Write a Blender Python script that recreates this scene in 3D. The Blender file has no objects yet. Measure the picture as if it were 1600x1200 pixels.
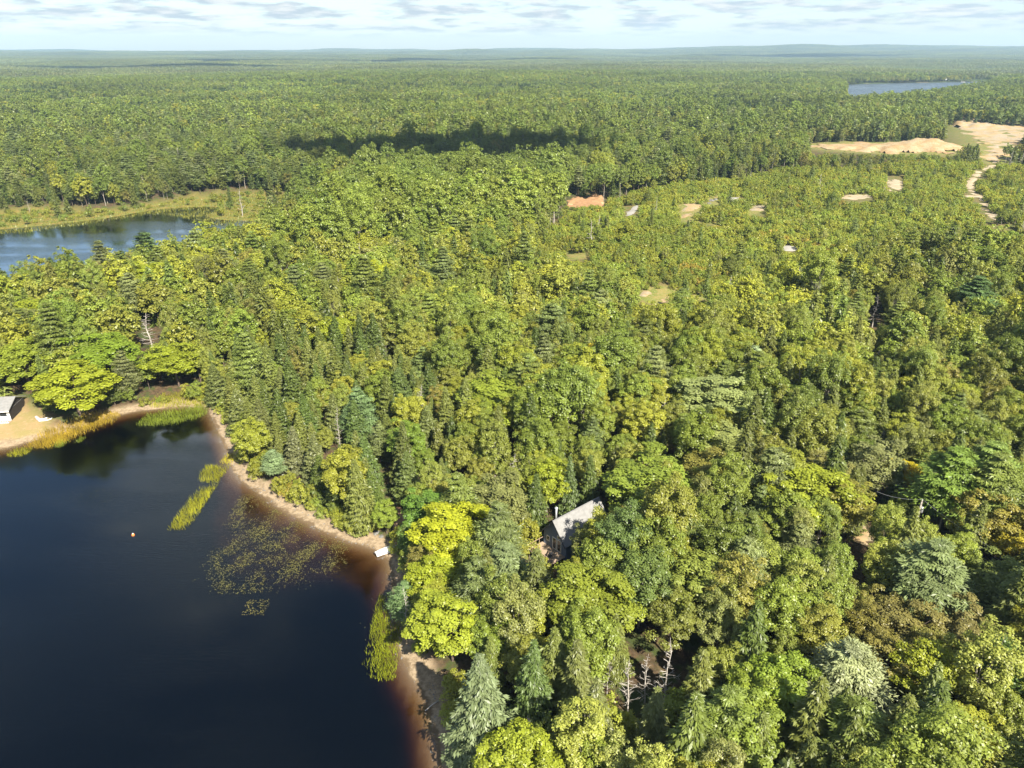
import bpy, math, random
import numpy as np
from mathutils import Vector, Matrix

rng = np.random.default_rng(11)
random.seed(11)
sc = bpy.context.scene
col = sc.collection

# ------------------------------------------------------------------ camera, sky, sun, exposure
H, PITCH, F = 78.0, math.radians(24.35), 1149.0          # camera height, tilt below level, focal length (1600 px wide frame)
cam = bpy.data.cameras.new('camera')
cam.sensor_width = 36.0
cam.lens = 36.0 * F / 1600.0
cam.clip_start, cam.clip_end = 1.0, 60000.0
cam_ob = bpy.data.objects.new('camera', cam)
cam_ob.location = (0, 0, H)
cam_ob.rotation_euler = (math.pi / 2 - PITCH, 0, 0)
col.objects.link(cam_ob)
sc.camera = cam_ob

SUN = Vector((0.37, -0.63, 0.68)).normalized()            # direction towards the sun
world = bpy.data.worlds.new('World')
sc.world = world
world.use_nodes = True
wn, wl = world.node_tree.nodes, world.node_tree.links
wn.clear()
sky = wn.new('ShaderNodeTexSky')
sky.sky_type = 'NISHITA'
sky.sun_disc = False
sky.sun_elevation = math.asin(SUN.z)
sky.sun_rotation = math.atan2(SUN.x, SUN.y)
sky.air_density, sky.dust_density, sky.ozone_density = 1.0, 0.5, 2.5
SKY_STRENGTH, CLOUD_LUM = 0.060, 5.9
tc = wn.new('ShaderNodeTexCoord')
sp = wn.new('ShaderNodeSeparateXYZ'); wl.new(tc.outputs['Generated'], sp.inputs[0])
def wmath(op, a, b=None, c=None):
    n = wn.new('ShaderNodeMath'); n.operation = op
    for i, v in enumerate((a, b, c)):
        if v is None: continue
        if isinstance(v, (int, float)): n.inputs[i].default_value = v
        else: wl.new(v, n.inputs[i])
    return n.outputs[0]
up = wmath('MAXIMUM', sp.outputs['Z'], 0.0)
thin = wmath('MULTIPLY', up, -0.04)          # cloud rows close up towards the horizon
den = wmath('ADD', up, 0.11)
cx = wmath('DIVIDE', sp.outputs['X'], den)
cy = wmath('DIVIDE', sp.outputs['Y'], den)
cb = wn.new('ShaderNodeCombineXYZ'); wl.new(cx, cb.inputs[0]); wl.new(cy, cb.inputs[1])
n1 = wn.new('ShaderNodeTexNoise'); n1.inputs['Scale'].default_value = 2.1; n1.inputs['Detail'].default_value = 7; n1.inputs['Roughness'].default_value = 0.58
wl.new(cb.outputs[0], n1.inputs['Vector'])
cr = wn.new('ShaderNodeMapRange'); cr.interpolation_type = 'SMOOTHSTEP'
cr.inputs['From Min'].default_value, cr.inputs['From Max'].default_value = 0.43, 0.58
wl.new(wmath('ADD', n1.outputs['Fac'], thin), cr.inputs['Value'])
fade = wn.new('ShaderNodeMapRange'); fade.interpolation_type = 'SMOOTHSTEP'
fade.inputs['From Min'].default_value, fade.inputs['From Max'].default_value = 0.010, 0.030
wl.new(up, fade.inputs['Value'])
cfac = wmath('MULTIPLY', cr.outputs[0], fade.outputs[0])
cfac = wmath('MULTIPLY', cfac, 0.92)
n2 = wn.new('ShaderNodeTexNoise'); n2.inputs['Scale'].default_value = 4.6; n2.inputs['Detail'].default_value = 5
off = wn.new('ShaderNodeVectorMath'); off.operation = 'ADD'; off.inputs[1].default_value = (0.05, 0.16, 3.0)
wl.new(cb.outputs[0], off.inputs[0]); wl.new(off.outputs[0], n2.inputs['Vector'])
ccol = wn.new('ShaderNodeMix'); ccol.data_type = 'RGBA'
shade = wn.new('ShaderNodeMapRange'); shade.inputs['From Min'].default_value, shade.inputs['From Max'].default_value = 0.42, 0.62
wl.new(n2.outputs['Fac'], shade.inputs['Value'])
wl.new(shade.outputs[0], ccol.inputs[0])
ccol.inputs[6].default_value = (CLOUD_LUM * 0.58, CLOUD_LUM * 0.65, CLOUD_LUM * 0.73, 1)
ccol.inputs[7].default_value = (CLOUD_LUM, CLOUD_LUM * 0.99, CLOUD_LUM * 0.95, 1)
smix = wn.new('ShaderNodeMix'); smix.data_type = 'RGBA'
wl.new(cfac, smix.inputs[0]); wl.new(sky.outputs[0], smix.inputs[6]); wl.new(ccol.outputs[2], smix.inputs[7])
bg = wn.new('ShaderNodeBackground'); bg.inputs['Strength'].default_value = SKY_STRENGTH
wl.new(smix.outputs[2], bg.inputs['Color'])
wo = wn.new('ShaderNodeOutputWorld'); wl.new(bg.outputs[0], wo.inputs['Surface'])

sun = bpy.data.lights.new('sun', 'SUN')
sun.energy, sun.angle, sun.color = 5.0, math.radians(0.53), (1.0, 0.935, 0.80)
sun_ob = bpy.data.objects.new('sun', sun)
sun_ob.rotation_euler = SUN.to_track_quat('Z', 'Y').to_euler()
col.objects.link(sun_ob)

vs = sc.view_settings
vs.view_transform, vs.look, vs.gamma, vs.use_curve_mapping = 'Standard', 'None', 1.0, False
vs.exposure = 1.50
cy_ = sc.cycles
cy_.max_bounces, cy_.diffuse_bounces, cy_.glossy_bounces = 4, 2, 2
cy_.transmission_bounces, cy_.volume_bounces, cy_.transparent_max_bounces = 3, 1, 8
cy_.caustics_reflective = cy_.caustics_refractive = False
cy_.use_denoising = True
cy_.sample_clamp_indirect = 4.0

# ------------------------------------------------------------------ geometry of the place
CP, SP = math.cos(PITCH), math.sin(PITCH)
def G(px, py, z=0.0):
    """the point at height z that the picture shows at (px, py)"""
    u, v = (px - 800) / F, (600 - py) / F
    d = (u, CP + v * SP, -SP + v * CP)
    t = (z - H) / d[2]
    return np.array((d[0] * t, d[1] * t))
def project(x, y, z):
    zr = z - H
    dep = y * CP - zr * SP
    upv = y * SP + zr * CP
    dep = np.where(dep < 1, 1, dep)
    return 800 + F * x / dep, 600 - F * upv / dep, dep

def chaikin(p, n=2):
    p = np.asarray(p, float)
    for _ in range(n):
        q = np.roll(p, -1, 0)
        p = np.stack([0.75 * p + 0.25 * q, 0.25 * p + 0.75 * q], 1).reshape(-1, 2)
    return p
def world_poly(pts, z=0.0, n=2, extra=()):
    return chaikin([G(a, b, z) for a, b in pts] + [np.array(e, float) for e in extra], n)
def inside(poly, x, y):
    x, y = np.asarray(x, float), np.asarray(y, float)
    r = np.zeros(x.shape, bool)
    q = np.roll(poly, -1, 0)
    for (x0, y0), (x1, y1) in zip(poly, q):
        if y0 == y1: continue
        c = ((y0 > y) != (y1 > y)) & (x < (x1 - x0) * (y - y0) / (y1 - y0) + x0)
        r ^= c
    return r
def dist_to(poly, x, y, closed=True):
    x, y = np.asarray(x, float), np.asarray(y, float)
    d = np.full(x.shape, 1e12)
    q = np.roll(poly, -1, 0)
    n = len(poly) if closed else len(poly) - 1
    for i in range(n):
        (x0, y0), (x1, y1) = poly[i], q[i]
        dx, dy = x1 - x0, y1 - y0
        L = dx * dx + dy * dy + 1e-9
        t = np.clip(((x - x0) * dx + (y - y0) * dy) / L, 0, 1)
        d = np.minimum(d, (x - x0 - t * dx) ** 2 + (y - y0 - t * dy) ** 2)
    return np.sqrt(d)
def signed(poly, x, y):
    """positive outside the polygon, on land"""
    d = dist_to(poly, x, y)
    return np.where(inside(poly, x, y), -d, d)
_ph = np.random.default_rng(5).uniform(0, 6.28, (8, 14, 2))
_an = np.random.default_rng(6).uniform(0, 6.28, (8, 14))
def wave(x, y, scale, k=0):
    """smooth noise, about -1..1"""
    s = np.zeros(np.shape(x))
    for j in range(7):
        f = 6.28 / scale * (0.6 + 0.22 * j)
        a, b = math.cos(_an[k, j]), math.sin(_an[k, j])
        s = s + np.sin(f * (a * x + b * y) + _ph[k, j, 0] + 1.7 * np.sin(f * 0.43 * (b * x - a * y) + _ph[k, j, 1]))
    return s / 3.2

LAKE = world_poly([(690,1260),(685,1200),(677,1150),(670,1112),(660,1087),(637,1050),(622,1017),(616,990),(613,960),(611,930),(611,900),(608,880),
                   (600,868),(583,858),(542,847),(500,829),(458,807),(429,791),(404,770),(375,751),(362,736),(354,708),(340,675),(329,650),(322,638),
                   (290,636),(240,640),(200,645),(152,658),(100,677),(52,690),(0,704),(-200,735),(-500,800)], 0, 2,
                  [(-700,120),(-700,-420),(40,-420),(24,-60),(6,24),(-2,44)])
POND = world_poly([(-320,378),(0,359),(80,351),(160,342),(205,334),(250,326),(330,322),(350,328),(318,336),(340,344),(404,345),(412,352),(400,386),
                   (300,412),(200,436),(130,452),(40,480),(-320,560)], 0, 2)
FAR_LAKE = world_poly([(1318,136),(1328,131.5),(1400,130),(1500,128),(1545,127),(1548,135),(1495,147),(1450,153),(1400,160),(1345,161)], 0, 1)
LAKES = [LAKE, POND, FAR_LAKE]
SHELF = world_poly([(268,850),(290,770),(318,720),(345,680),(395,720),(470,780),(550,820),(640,850),(640,950),(570,960),(500,930),(410,950),(310,920)], 0, 2)
MARSH = world_poly([(-320,372),(-200,346),(0,334),(90,326),(150,334),(220,322),(330,306),(420,304),(500,310),(505,325),(440,345),(412,360),(340,352),(250,330),(160,346),(0,366),(-320,392)], 0.5, 1)
YARD = world_poly([(-120,660),(-60,640),(20,632),(60,645),(78,655),(90,668),(60,686),(0,700),(-120,715)], 1.0, 1)
SCRUB = world_poly([(800,430),(870,350),(930,318),(1060,296),(1270,268),(1480,258),(1640,262),(1700,400),(1420,415),(1300,440),(1230,478),(1050,486),(900,470)], 4, 1)
OPEN1 = world_poly([(1020,342),(1060,312),(1160,300),(1220,318),(1200,345),(1120,362),(1060,360)], 4, 1)
OPEN2 = world_poly([(985,472),(1005,448),(1060,452),(1110,456),(1110,474),(1040,486)], 4, 1)
OPEN3 = world_poly([(880,412),(886,392),(920,394),(926,410)], 4, 1)
CLAY = world_poly([(886,322),(890,312),(905,309),(918,312),(930,306),(942,312),(944,322)], 4, 1)
POPLAR = world_poly([(470,428),(510,390),(548,330),(580,300),(720,292),(880,300),(905,335),(850,372),(760,392),(640,402),(560,430)], 4, 1)
SPRUCES = world_poly([(333,640),(345,585),(430,545),(600,560),(700,640),(720,740),(690,812),(600,800),(450,778),(372,730)], 3, 1)
OAKS = world_poly([(1290,1020),(1380,985),(1560,1000),(1600,1080),(1560,1150),(1400,1120),(1310,1090)], 4, 1)
PIT1 = world_poly([(1262,234),(1285,228),(1310,229),(1340,225),(1372,230),(1400,226),(1440,227),(1470,231),(1492,234),(1535,239),(1530,244),(1490,243),(1462,246),(1430,241),(1400,243),(1350,238),(1320,240),(1295,238)], 4, 1)
PIT2 = world_poly([(1470,193),(1530,189),(1600,190),(1720,192),(1720,222),(1610,219),(1585,232),(1600,248),(1560,256),(1535,250),(1540,232),(1522,214),(1500,201)], 4, 1)
LEFT_FAR = world_poly([(-400,372),(-200,340),(0,328),(150,330),(330,302),(480,300),(500,230),(-400,230)], 4, 0)

def terrain(x, y):
    x, y = np.asarray(x, float), np.asarray(y, float)
    sd = np.minimum(np.minimum(signed(LAKE, x, y), signed(POND, x, y)), signed(FAR_LAKE, x, y))
    land = np.interp(sd, [0, 3, 6, 26, 80, 300], [0, 0.35, 1.0, 3.6, 4.6, 5.5])
    land = land + np.clip(sd / 120, 0, 1) * (1.6 * wave(x, y, 190, 0)) + np.clip((sd - 5) / 30, 0, 1) * 0.35 * wave(x, y, 23, 1)
    r = np.hypot(x, y)
    land = land + np.clip((r - 900) / 2500, 0, 1) * np.clip(sd / 300, 0, 1) * 9 * (wave(x, y, 1900, 2) + 0.3)
    far = np.clip((r - 4500) / 7500, 0, 1) ** 1.6
    land = land + far * (66 + 26 * wave(x, y, 5200, 3) + 14 * wave(x, y, 2300, 4) + np.clip((x + 1500) / 8000, 0, 1) * 56)
    m = np.where(inside(MARSH, x, y), 1.0, 0.0)
    land = np.where(m > 0, np.minimum(land, 0.25 + 0.02 * np.clip(sd, 0, 30)), land)
    yd = np.where(inside(YARD, x, y), 1.0, 0.0)
    land = np.where(yd > 0, np.minimum(land, np.interp(sd, [0, 4, 20], [0, 0.6, 1.5])), land)
    bed = -np.interp(-sd, [0, 2, 4, 8, 60], [0, 0.35, 1.5, 4.2, 6.5])
    w = np.clip(-signed(SHELF, x, y) / 7.0, 0, 1); w = w * w * (3 - 2 * w)
    bed = bed * (1 - w) + np.maximum(bed, -0.45 - 0.05 * np.clip(-sd, 0, 30) + 0.22 * wave(x, y, 9, 5)) * w
    return np.where(sd > 0, land, bed), sd
def hz(x, y):
    return float(terrain(np.array([x]), np.array([y]))[0][0])
def on_ground(px, py, above=0.0):
    """where the picture's (px, py) meets the terrain raised by `above`"""
    z = 3.0
    for _ in range(7):
        p = G(px, py, z + above)
        z = hz(*p)
    return p[0], p[1], z

# ------------------------------------------------------------------ helpers
def tag(o, label=None, cat=None, group=None, kind=None):
    if label: o['label'] = label
    if cat: o['category'] = cat
    if group: o['group'] = group
    if kind: o['kind'] = kind
    return o
def link(name, me, parent=None, mat=None):
    o = bpy.data.objects.new(name, me)
    col.objects.link(o)
    if parent is not None: o.parent = parent
    if mat is not None and len(me.materials) == 0: me.materials.append(mat)
    return o
def empty(name, loc, rz=0.0):
    o = bpy.data.objects.new(name, None)
    o.empty_display_size = 0.5
    o.location = loc; o.rotation_euler = (0, 0, rz)
    col.objects.link(o)
    return o
def mesh_np(name, verts, quads=None, tris=None, v=None, mats=(), matidx=None, smooth=False):
    """mesh from numpy arrays; v = colour variation of each vertex"""
    verts = np.asarray(verts, np.float32)
    nq = 0 if quads is None else len(quads)
    nt = 0 if tris is None else len(tris)
    me = bpy.data.meshes.new(name)
    me.vertices.add(len(verts)); me.vertices.foreach_set('co', verts.ravel())
    loops = []
    if nq: loops.append(np.asarray(quads, np.int32).ravel())
    if nt: loops.append(np.asarray(tris, np.int32).ravel())
    loops = np.concatenate(loops)
    me.loops.add(len(loops)); me.loops.foreach_set('vertex_index', loops)
    starts = np.concatenate([np.arange(nq) * 4, nq * 4 + np.arange(nt) * 3]).astype(np.int32)
    me.polygons.add(nq + nt); me.polygons.foreach_set('loop_start', starts)
    if matidx is not None: me.polygons.foreach_set('material_index', np.asarray(matidx, np.int32))
    if smooth: me.polygons.foreach_set('use_smooth', np.ones(nq + nt, bool))
    for m in mats: me.materials.append(m)
    me.update(calc_edges=True)
    if v is not None:
        a = me.attributes.new('v', 'FLOAT', 'POINT'); a.data.foreach_set('value', np.asarray(v, np.float32))
    return me

class MB:
    """collects boxes, bars and free faces into one mesh"""
    def __init__(s): s.v, s.f = [], []
    def add(s, verts, faces):
        b = len(s.v); s.v += [tuple(p) for p in verts]; s.f += [tuple(i + b for i in f) for f in faces]; return s
    def box(s, x0, x1, y0, y1, z0, z1):
        return s.add([(x, y, z) for z in (z0, z1) for x, y in ((x0, y0), (x1, y0), (x1, y1), (x0, y1))],
                     [(3, 2, 1, 0), (4, 5, 6, 7), (0, 1, 5, 4), (1, 2, 6, 5), (2, 3, 7, 6), (3, 0, 4, 7)])
    def tube(s, pts, radii, n=6, caps=True):
        b = len(s.v); pts = [Vector(p) for p in pts]
        for i, p in enumerate(pts):
            t = (pts[min(i + 1, len(pts) - 1)] - pts[max(i - 1, 0)]).normalized()
            a = t.orthogonal().normalized(); c = t.cross(a)
            for k in range(n):
                w = 6.28318 * k / n
                s.v.append(tuple(p + radii[i] * (a * math.cos(w) + c * math.sin(w))))
        for i in range(len(pts) - 1):
            for k in range(n):
                s.f.append((b + i * n + k, b + i * n + (k + 1) % n, b + (i + 1) * n + (k + 1) % n, b + (i + 1) * n + k))
        if caps:
            s.f.append(tuple(b + k for k in range(n))[::-1]); s.f.append(tuple(b + (len(pts) - 1) * n + k for k in range(n)))
        return s
    def build(s, name, mat, parent=None, smooth=False, bevel=0.0):
        me = bpy.data.meshes.new(name); me.from_pydata(s.v, [], s.f); me.update()
        if smooth: me.polygons.foreach_set('use_smooth', [True] * len(me.polygons))
        o = link(name, me, parent, mat)
        if bevel:
            m = o.modifiers.new('bevel', 'BEVEL'); m.width = bevel; m.segments = 2
        return o

# ------------------------------------------------------------------ materials
def new_mat(name):
    m = bpy.data.materials.new(name); m.use_nodes = True
    m.node_tree.nodes.clear()
    return m, m.node_tree.nodes, m.node_tree.links
def nd(n, t, **kw):
    o = n.new('ShaderNode' + t)
    for k, v in kw.items():
        if k in o.inputs: o.inputs[k].default_value = v
        else: setattr(o, k, v)
    return o
def noise(n, l, scale, detail=4, vec=None, rough=0.55):
    t = nd(n, 'TexNoise'); t.inputs['Scale'].default_value = scale; t.inputs['Detail'].default_value = detail; t.inputs['Roughness'].default_value = rough
    if vec is not None: l.new(vec, t.inputs['Vector'])
    return t.outputs['Fac']
def ramp(n, l, fac, a, b):
    r = nd(n, 'MapRange'); r.interpolation_type = 'SMOOTHSTEP'
    r.inputs['From Min'].default_value, r.inputs['From Max'].default_value = a, b
    l.new(fac, r.inputs['Value'])
    return r.outputs[0]
def mixc(n, l, fac, a, b):
    m = nd(n, 'Mix'); m.data_type = 'RGBA'
    if isinstance(fac, (int, float)): m.inputs[0].default_value = fac
    else: l.new(fac, m.inputs[0])
    for i, c in ((6, a), (7, b)):
        if isinstance(c, tuple): m.inputs[i].default_value = (*c, 1)
        else: l.new(c, m.inputs[i])
    return m.outputs[2]
def mth(n, l, op, a, b=0.0):
    m = nd(n, 'Math'); m.operation = op
    for i, v in enumerate((a, b)):
        if isinstance(v, (int, float)): m.inputs[i].default_value = v
        else: l.new(v, m.inputs[i])
    return m.outputs[0]
def attr(n, name, kind='GEOMETRY'):
    a = nd(n, 'Attribute'); a.attribute_type = kind; a.attribute_name = name
    return a
def simple(name, c, rough=0.8, c2=None, scale=3.0, spec=0.3, bump=0.0, metal=0.0):
    m, n, l = new_mat(name)
    p = nd(n, 'BsdfPrincipled'); p.inputs['Roughness'].default_value = rough
    p.inputs['Specular IOR Level'].default_value = spec; p.inputs['Metallic'].default_value = metal
    g = nd(n, 'TexCoord').outputs['Object']
    if c2 is None: c2 = tuple(x * 0.7 for x in c)
    f = noise(n, l, scale, 6, g, 0.65)
    l.new(mixc(n, l, ramp(n, l, f, 0.35, 0.65), c2, c), p.inputs['Base Color'])
    if bump:
        b = nd(n, 'Bump'); b.inputs['Strength'].default_value = bump; b.inputs['Distance'].default_value = 0.05
        l.new(f, b.inputs['Height']); l.new(b.outputs[0], p.inputs['Normal'])
    o = nd(n, 'OutputMaterial'); l.new(p.outputs[0], o.inputs['Surface'])
    return m

def foliage_mat(name, translucency=0.32):
    m, n, l = new_mat(name)
    t = attr(n, 'tint', 'INSTANCER'); v = attr(n, 'v')
    mul = nd(n, 'VectorMath'); mul.operation = 'SCALE'
    l.new(t.outputs['Color'], mul.inputs[0]); l.new(v.outputs['Fac'], mul.inputs['Scale'])
    d = nd(n, 'BsdfDiffuse'); tr = nd(n, 'BsdfTranslucent')
    l.new(mul.outputs[0], d.inputs['Color'])
    mul2 = nd(n, 'VectorMath'); mul2.operation = 'MULTIPLY'; mul2.inputs[1].default_value = (0.97, 1.0, 0.90)
    l.new(mul.outputs[0], mul2.inputs[0]); mul = mul2
    l.new(mul.outputs[0], d.inputs['Color'])
    warm = nd(n, 'VectorMath'); warm.operation = 'MULTIPLY'; warm.inputs[1].default_value = (1.15, 1.1, 0.6)
    l.new(mul.outputs[0], warm.inputs[0]); l.new(warm.outputs[0], tr.inputs['Color'])
    ms = nd(n, 'MixShader'); ms.inputs[0].default_value = translucency
    l.new(d.outputs[0], ms.inputs[1]); l.new(tr.outputs[0], ms.inputs[2])
    gl = nd(n, 'BsdfGlossy'); gl.inputs['Roughness'].default_value = 0.45; gl.inputs['Color'].default_value = (1, 1, 1, 1)
    m2 = nd(n, 'MixShader'); m2.inputs[0].default_value = 0.025
    l.new(ms.outputs[0], m2.inputs[1]); l.new(gl.outputs[0], m2.inputs[2])
    o = nd(n, 'OutputMaterial'); l.new(m2.outputs[0], o.inputs['Surface'])
    return m
M = {}
M['leaf'] = foliage_mat('leaves')
M['bark'] = simple('grey brown bark', (0.16, 0.12, 0.09), 0.9, (0.07, 0.05, 0.04), 5)
M['birch_bark'] = simple('pale bark', (0.42, 0.38, 0.32), 0.85, (0.18, 0.15, 0.12), 4)
M['dead'] = simple('bleached dead wood', (0.46, 0.42, 0.38), 0.9, (0.28, 0.25, 0.21), 4)
M['shingle'] = simple('pale grey asphalt shingles', (0.225, 0.22, 0.215), 0.9, (0.18, 0.177, 0.172), 1.6)
M['siding'] = simple('blue grey siding', (0.15, 0.19, 0.28), 0.7, (0.13, 0.165, 0.24), 3)
M['trim'] = simple('white trim', (0.78, 0.78, 0.76), 0.5, (0.7, 0.7, 0.68), 3)
M['dark'] = simple('black metal', (0.03, 0.03, 0.035), 0.6)
M['deck'] = simple('orange stained boards', (0.36, 0.27, 0.19), 0.75, (0.30, 0.22, 0.155), 5)
M['white'] = simple('white gelcoat', (0.80, 0.80, 0.80), 0.35, (0.70, 0.71, 0.72), 2, 0.5)
M['pink'] = simple('faded pink plastic', (0.62, 0.46, 0.46), 0.5, (0.55, 0.4, 0.4), 3)
M['rock'] = simple('grey granite', (0.20, 0.19, 0.18), 0.9, (0.11, 0.105, 0.095), 2.5, 0.3, 0.6)
M['pole'] = simple('weathered pole wood', (0.30, 0.25, 0.20), 0.9, (0.20, 0.16, 0.12), 4)
M['steel'] = simple('galvanised steel', (0.55, 0.56, 0.57), 0.45, (0.45, 0.46, 0.47), 4, 0.5, 0, 0.6)
M['brown'] = simple('house end in painted shade', (0.035, 0.03, 0.026), 0.8, (0.025, 0.02, 0.018), 3)  # near-black brown, the shade of the house's right end put into colour
M['orange'] = simple('orange float', (0.75, 0.22, 0.05), 0.5)
M['concrete'] = simple('pale gravel', (0.30, 0.285, 0.26), 0.95, (0.24, 0.225, 0.20), 0.8)
m, n, l = new_mat('window glass')
p = nd(n, 'BsdfPrincipled'); p.inputs['Base Color'].default_value = (0.015, 0.02, 0.025, 1); p.inputs['Roughness'].default_value = 0.06
l.new(p.outputs[0], nd(n, 'OutputMaterial').inputs['Surface']); M['glass'] = m

def ground_mat():
    m, n, l = new_mat('forest ground')
    g = nd(n, 'NewGeometry').outputs['Position']
    sd = attr(n, 'sd').outputs['Fac']; ma = attr(n, 'marsh').outputs['Fac']; scb = attr(n, 'scrub').outputs['Fac']; yd = attr(n, 'yard').outputs['Fac']; cl = attr(n, 'clay').outputs['Fac']
    big = noise(n, l, 0.05, 5, g); fine = noise(n, l, 1.3, 6, g, 0.7); mid = noise(n, l, 0.3, 5, g)
    floor = mixc(n, l, ramp(n, l, fine, 0.35, 0.65), (0.05, 0.036, 0.022), (0.11, 0.075, 0.042))
    floor = mixc(n, l, ramp(n, l, mid, 0.45, 0.6), floor, (0.05, 0.065, 0.02))
    scrubc = mixc(n, l, ramp(n, l, mid, 0.38, 0.62), (0.20, 0.17, 0.055), (0.13, 0.15, 0.035))
    scrubc = mixc(n, l, ramp(n, l, fine, 0.5, 0.7), scrubc, (0.30, 0.23, 0.11))
    c = mixc(n, l, scb, floor, scrubc)
    clayc = mixc(n, l, ramp(n, l, fine, 0.35, 0.65), (0.42, 0.24, 0.13), (0.52, 0.34, 0.19))
    c = mixc(n, l, ramp(n, l, mth(n, l, 'ADD', cl, mth(n, l, 'MULTIPLY', mth(n, l, 'SUBTRACT', mid, 0.5), 1.2)), 0.4, 0.6), c, clayc)
    marshc = mixc(n, l, ramp(n, l, mid, 0.4, 0.6), (0.13, 0.14, 0.035), (0.21, 0.145, 0.045))
    marshc = mixc(n, l, ramp(n, l, fine, 0.4, 0.7), marshc, (0.09, 0.11, 0.025))
    c = mixc(n, l, ma, c, marshc)
    lawn = mixc(n, l, ramp(n, l, mid, 0.4, 0.6), (0.29, 0.21, 0.10), (0.25, 0.20, 0.08))
    lawn = mixc(n, l, ramp(n, l, fine, 0.5, 0.75), lawn, (0.36, 0.27, 0.16))
    c = mixc(n, l, yd, c, lawn)
    # sandy shore
    c = mixc(n, l, attr(n, 'far').outputs['Fac'], c, (0.055, 0.075, 0.022))
    sdn = mth(n, l, 'ADD', sd, mth(n, l, 'MULTIPLY', mth(n, l, 'SUBTRACT', mid, 0.5), 3.0))
    sdn = mth(n, l, 'ADD', sdn, mth(n, l, 'MULTIPLY', mth(n, l, 'SUBTRACT', fine, 0.5), 1.6))
    beach = ramp(n, l, sdn, 4.3, 2.4)
    beach = mth(n, l, 'MULTIPLY', beach, mth(n, l, 'SUBTRACT', 1.0, ma))
    sandc = mixc(n, l, ramp(n, l, fine, 0.35, 0.62), (0.20, 0.148, 0.092), (0.32, 0.245, 0.16))
    sandc = mixc(n, l, ramp(n, l, noise(n, l, 5.0, 3, g, 0.8), 0.55, 0.7), sandc, (0.17, 0.12, 0.075))
    c = mixc(n, l, beach, c, sandc)
    # wet sand and peaty bed
    c = mixc(n, l, ramp(n, l, sdn, 0.9, 0.1), c, (0.13, 0.09, 0.052))
    c = mixc(n, l, ramp(n, l, sdn, -2.0, -7.0), c, (0.10, 0.072, 0.045))
    p = nd(n, 'BsdfPrincipled'); p.inputs['Roughness'].default_value = 0.95; p.inputs['Specular IOR Level'].default_value = 0.1
    l.new(c, p.inputs['Base Color'])
    b = nd(n, 'Bump'); b.inputs['Strength'].default_value = 0.5; b.inputs['Distance'].default_value = 0.25
    l.new(fine, b.inputs['Height']); l.new(b.outputs[0], p.inputs['Normal'])
    l.new(p.outputs[0], nd(n, 'OutputMaterial').inputs['Surface'])
    return m
M['ground'] = ground_mat()

def water_mat(name, ripple, absorb=1.0, rough=0.05, ior=1.5, steep=0.12, top=1.0, power=5.0):
    m, n, l = new_mat(name)
    g = nd(n, 'NewGeometry').outputs['Position']
    st = nd(n, 'Mapping'); st.inputs['Scale'].default_value = (0.5, 1.9, 1); st.inputs['Rotation'].default_value = (0, 0, 0.25)
    l.new(g, st.inputs['Vector'])
    wv = noise(n, l, 1.5, 5, st.outputs[0], 0.6)
    gust = ramp(n, l, noise(n, l, 0.035, 4, st.outputs[0], 0.55), 0.40, 0.62)
    b = nd(n, 'Bump'); b.inputs['Distance'].default_value = steep
    l.new(mth(n, l, 'MULTIPLY', mth(n, l, 'ADD', gust, 0.15), ripple), b.inputs['Strength'])
    l.new(wv, b.inputs['Height'])
    gl = nd(n, 'BsdfGlossy'); gl.inputs['Color'].default_value = (0.82, 0.93, 1, 1); gl.inputs['Roughness'].default_value = rough
    l.new(b.outputs[0], gl.inputs['Normal'])
    tr = nd(n, 'BsdfTransparent'); tr.inputs['Color'].default_value = (1, 1, 1, 1)
    fr = nd(n, 'LayerWeight'); fr.inputs['Blend'].default_value = 0.5; l.new(b.outputs[0], fr.inputs['Normal'])
    f0 = ((ior - 1) / (ior + 1)) ** 2
    fac = mth(n, l, 'ADD', mth(n, l, 'MULTIPLY', mth(n, l, 'POWER', fr.outputs['Facing'], power), top - f0), f0)
    ms = nd(n, 'MixShader'); l.new(fac, ms.inputs[0]); l.new(tr.outputs[0], ms.inputs[1]); l.new(gl.outputs[0], ms.inputs[2])
    ab = nd(n, 'VolumeAbsorption'); ab.inputs['Color'].default_value = (0.58, 0.42, 0.22, 1); ab.inputs['Density'].default_value = absorb
    o = nd(n, 'OutputMaterial'); l.new(ms.outputs[0], o.inputs['Surface']); l.new(ab.outputs[0], o.inputs['Volume'])
    return m
M['water'] = water_mat('lake water', 0.30, 2.4, 0.05, 1.46, 0.12, 1.0, 3.8)
M['far_water'] = water_mat('wind ruffled water', 1.0, 2.0, 0.30, 1.4, 0.35, 0.6)
M['pond_water'] = water_mat('pond water', 0.6, 2.0, 0.10, 2.8, 0.12, 1.0, 3.2)

# ------------------------------------------------------------------ ground
def axis(lo, hi, step, mn, mx, growth):
    mid = list(np.arange(lo, hi + step * 0.5, step))
    a, s = [], step
    x = mid[-1]
    while x < mx: s *= growth; x += s; a.append(x)
    b, s, x = [], step, mid[0]
    while x > mn: s *= growth; x -= s; b.append(x)
    return np.array(b[::-1] + mid + a)
gx = axis(-170, 150, 1.3, -14000, 14000, 1.075)
gy = axis(44, 330, 1.3, -3000, 14000, 1.05)
X, Y = np.meshgrid(gx, gy)
Zt, SDt = terrain(X.ravel(), Y.ravel())
nxg, nyg = len(gx), len(gy)
idx = np.arange(nxg * nyg).reshape(nyg, nxg)
quads = np.stack([idx[:-1, :-1], idx[:-1, 1:], idx[1:, 1:], idx[1:, :-1]], -1).reshape(-1, 4)
gme = mesh_np('ground', np.stack([X.ravel(), Y.ravel(), Zt], 1), quads, mats=[M['ground']], smooth=True)
def put(me, name, val):
    a = me.attributes.new(name, 'FLOAT', 'POINT'); a.data.foreach_set('value', np.asarray(val, np.float32))
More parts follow.
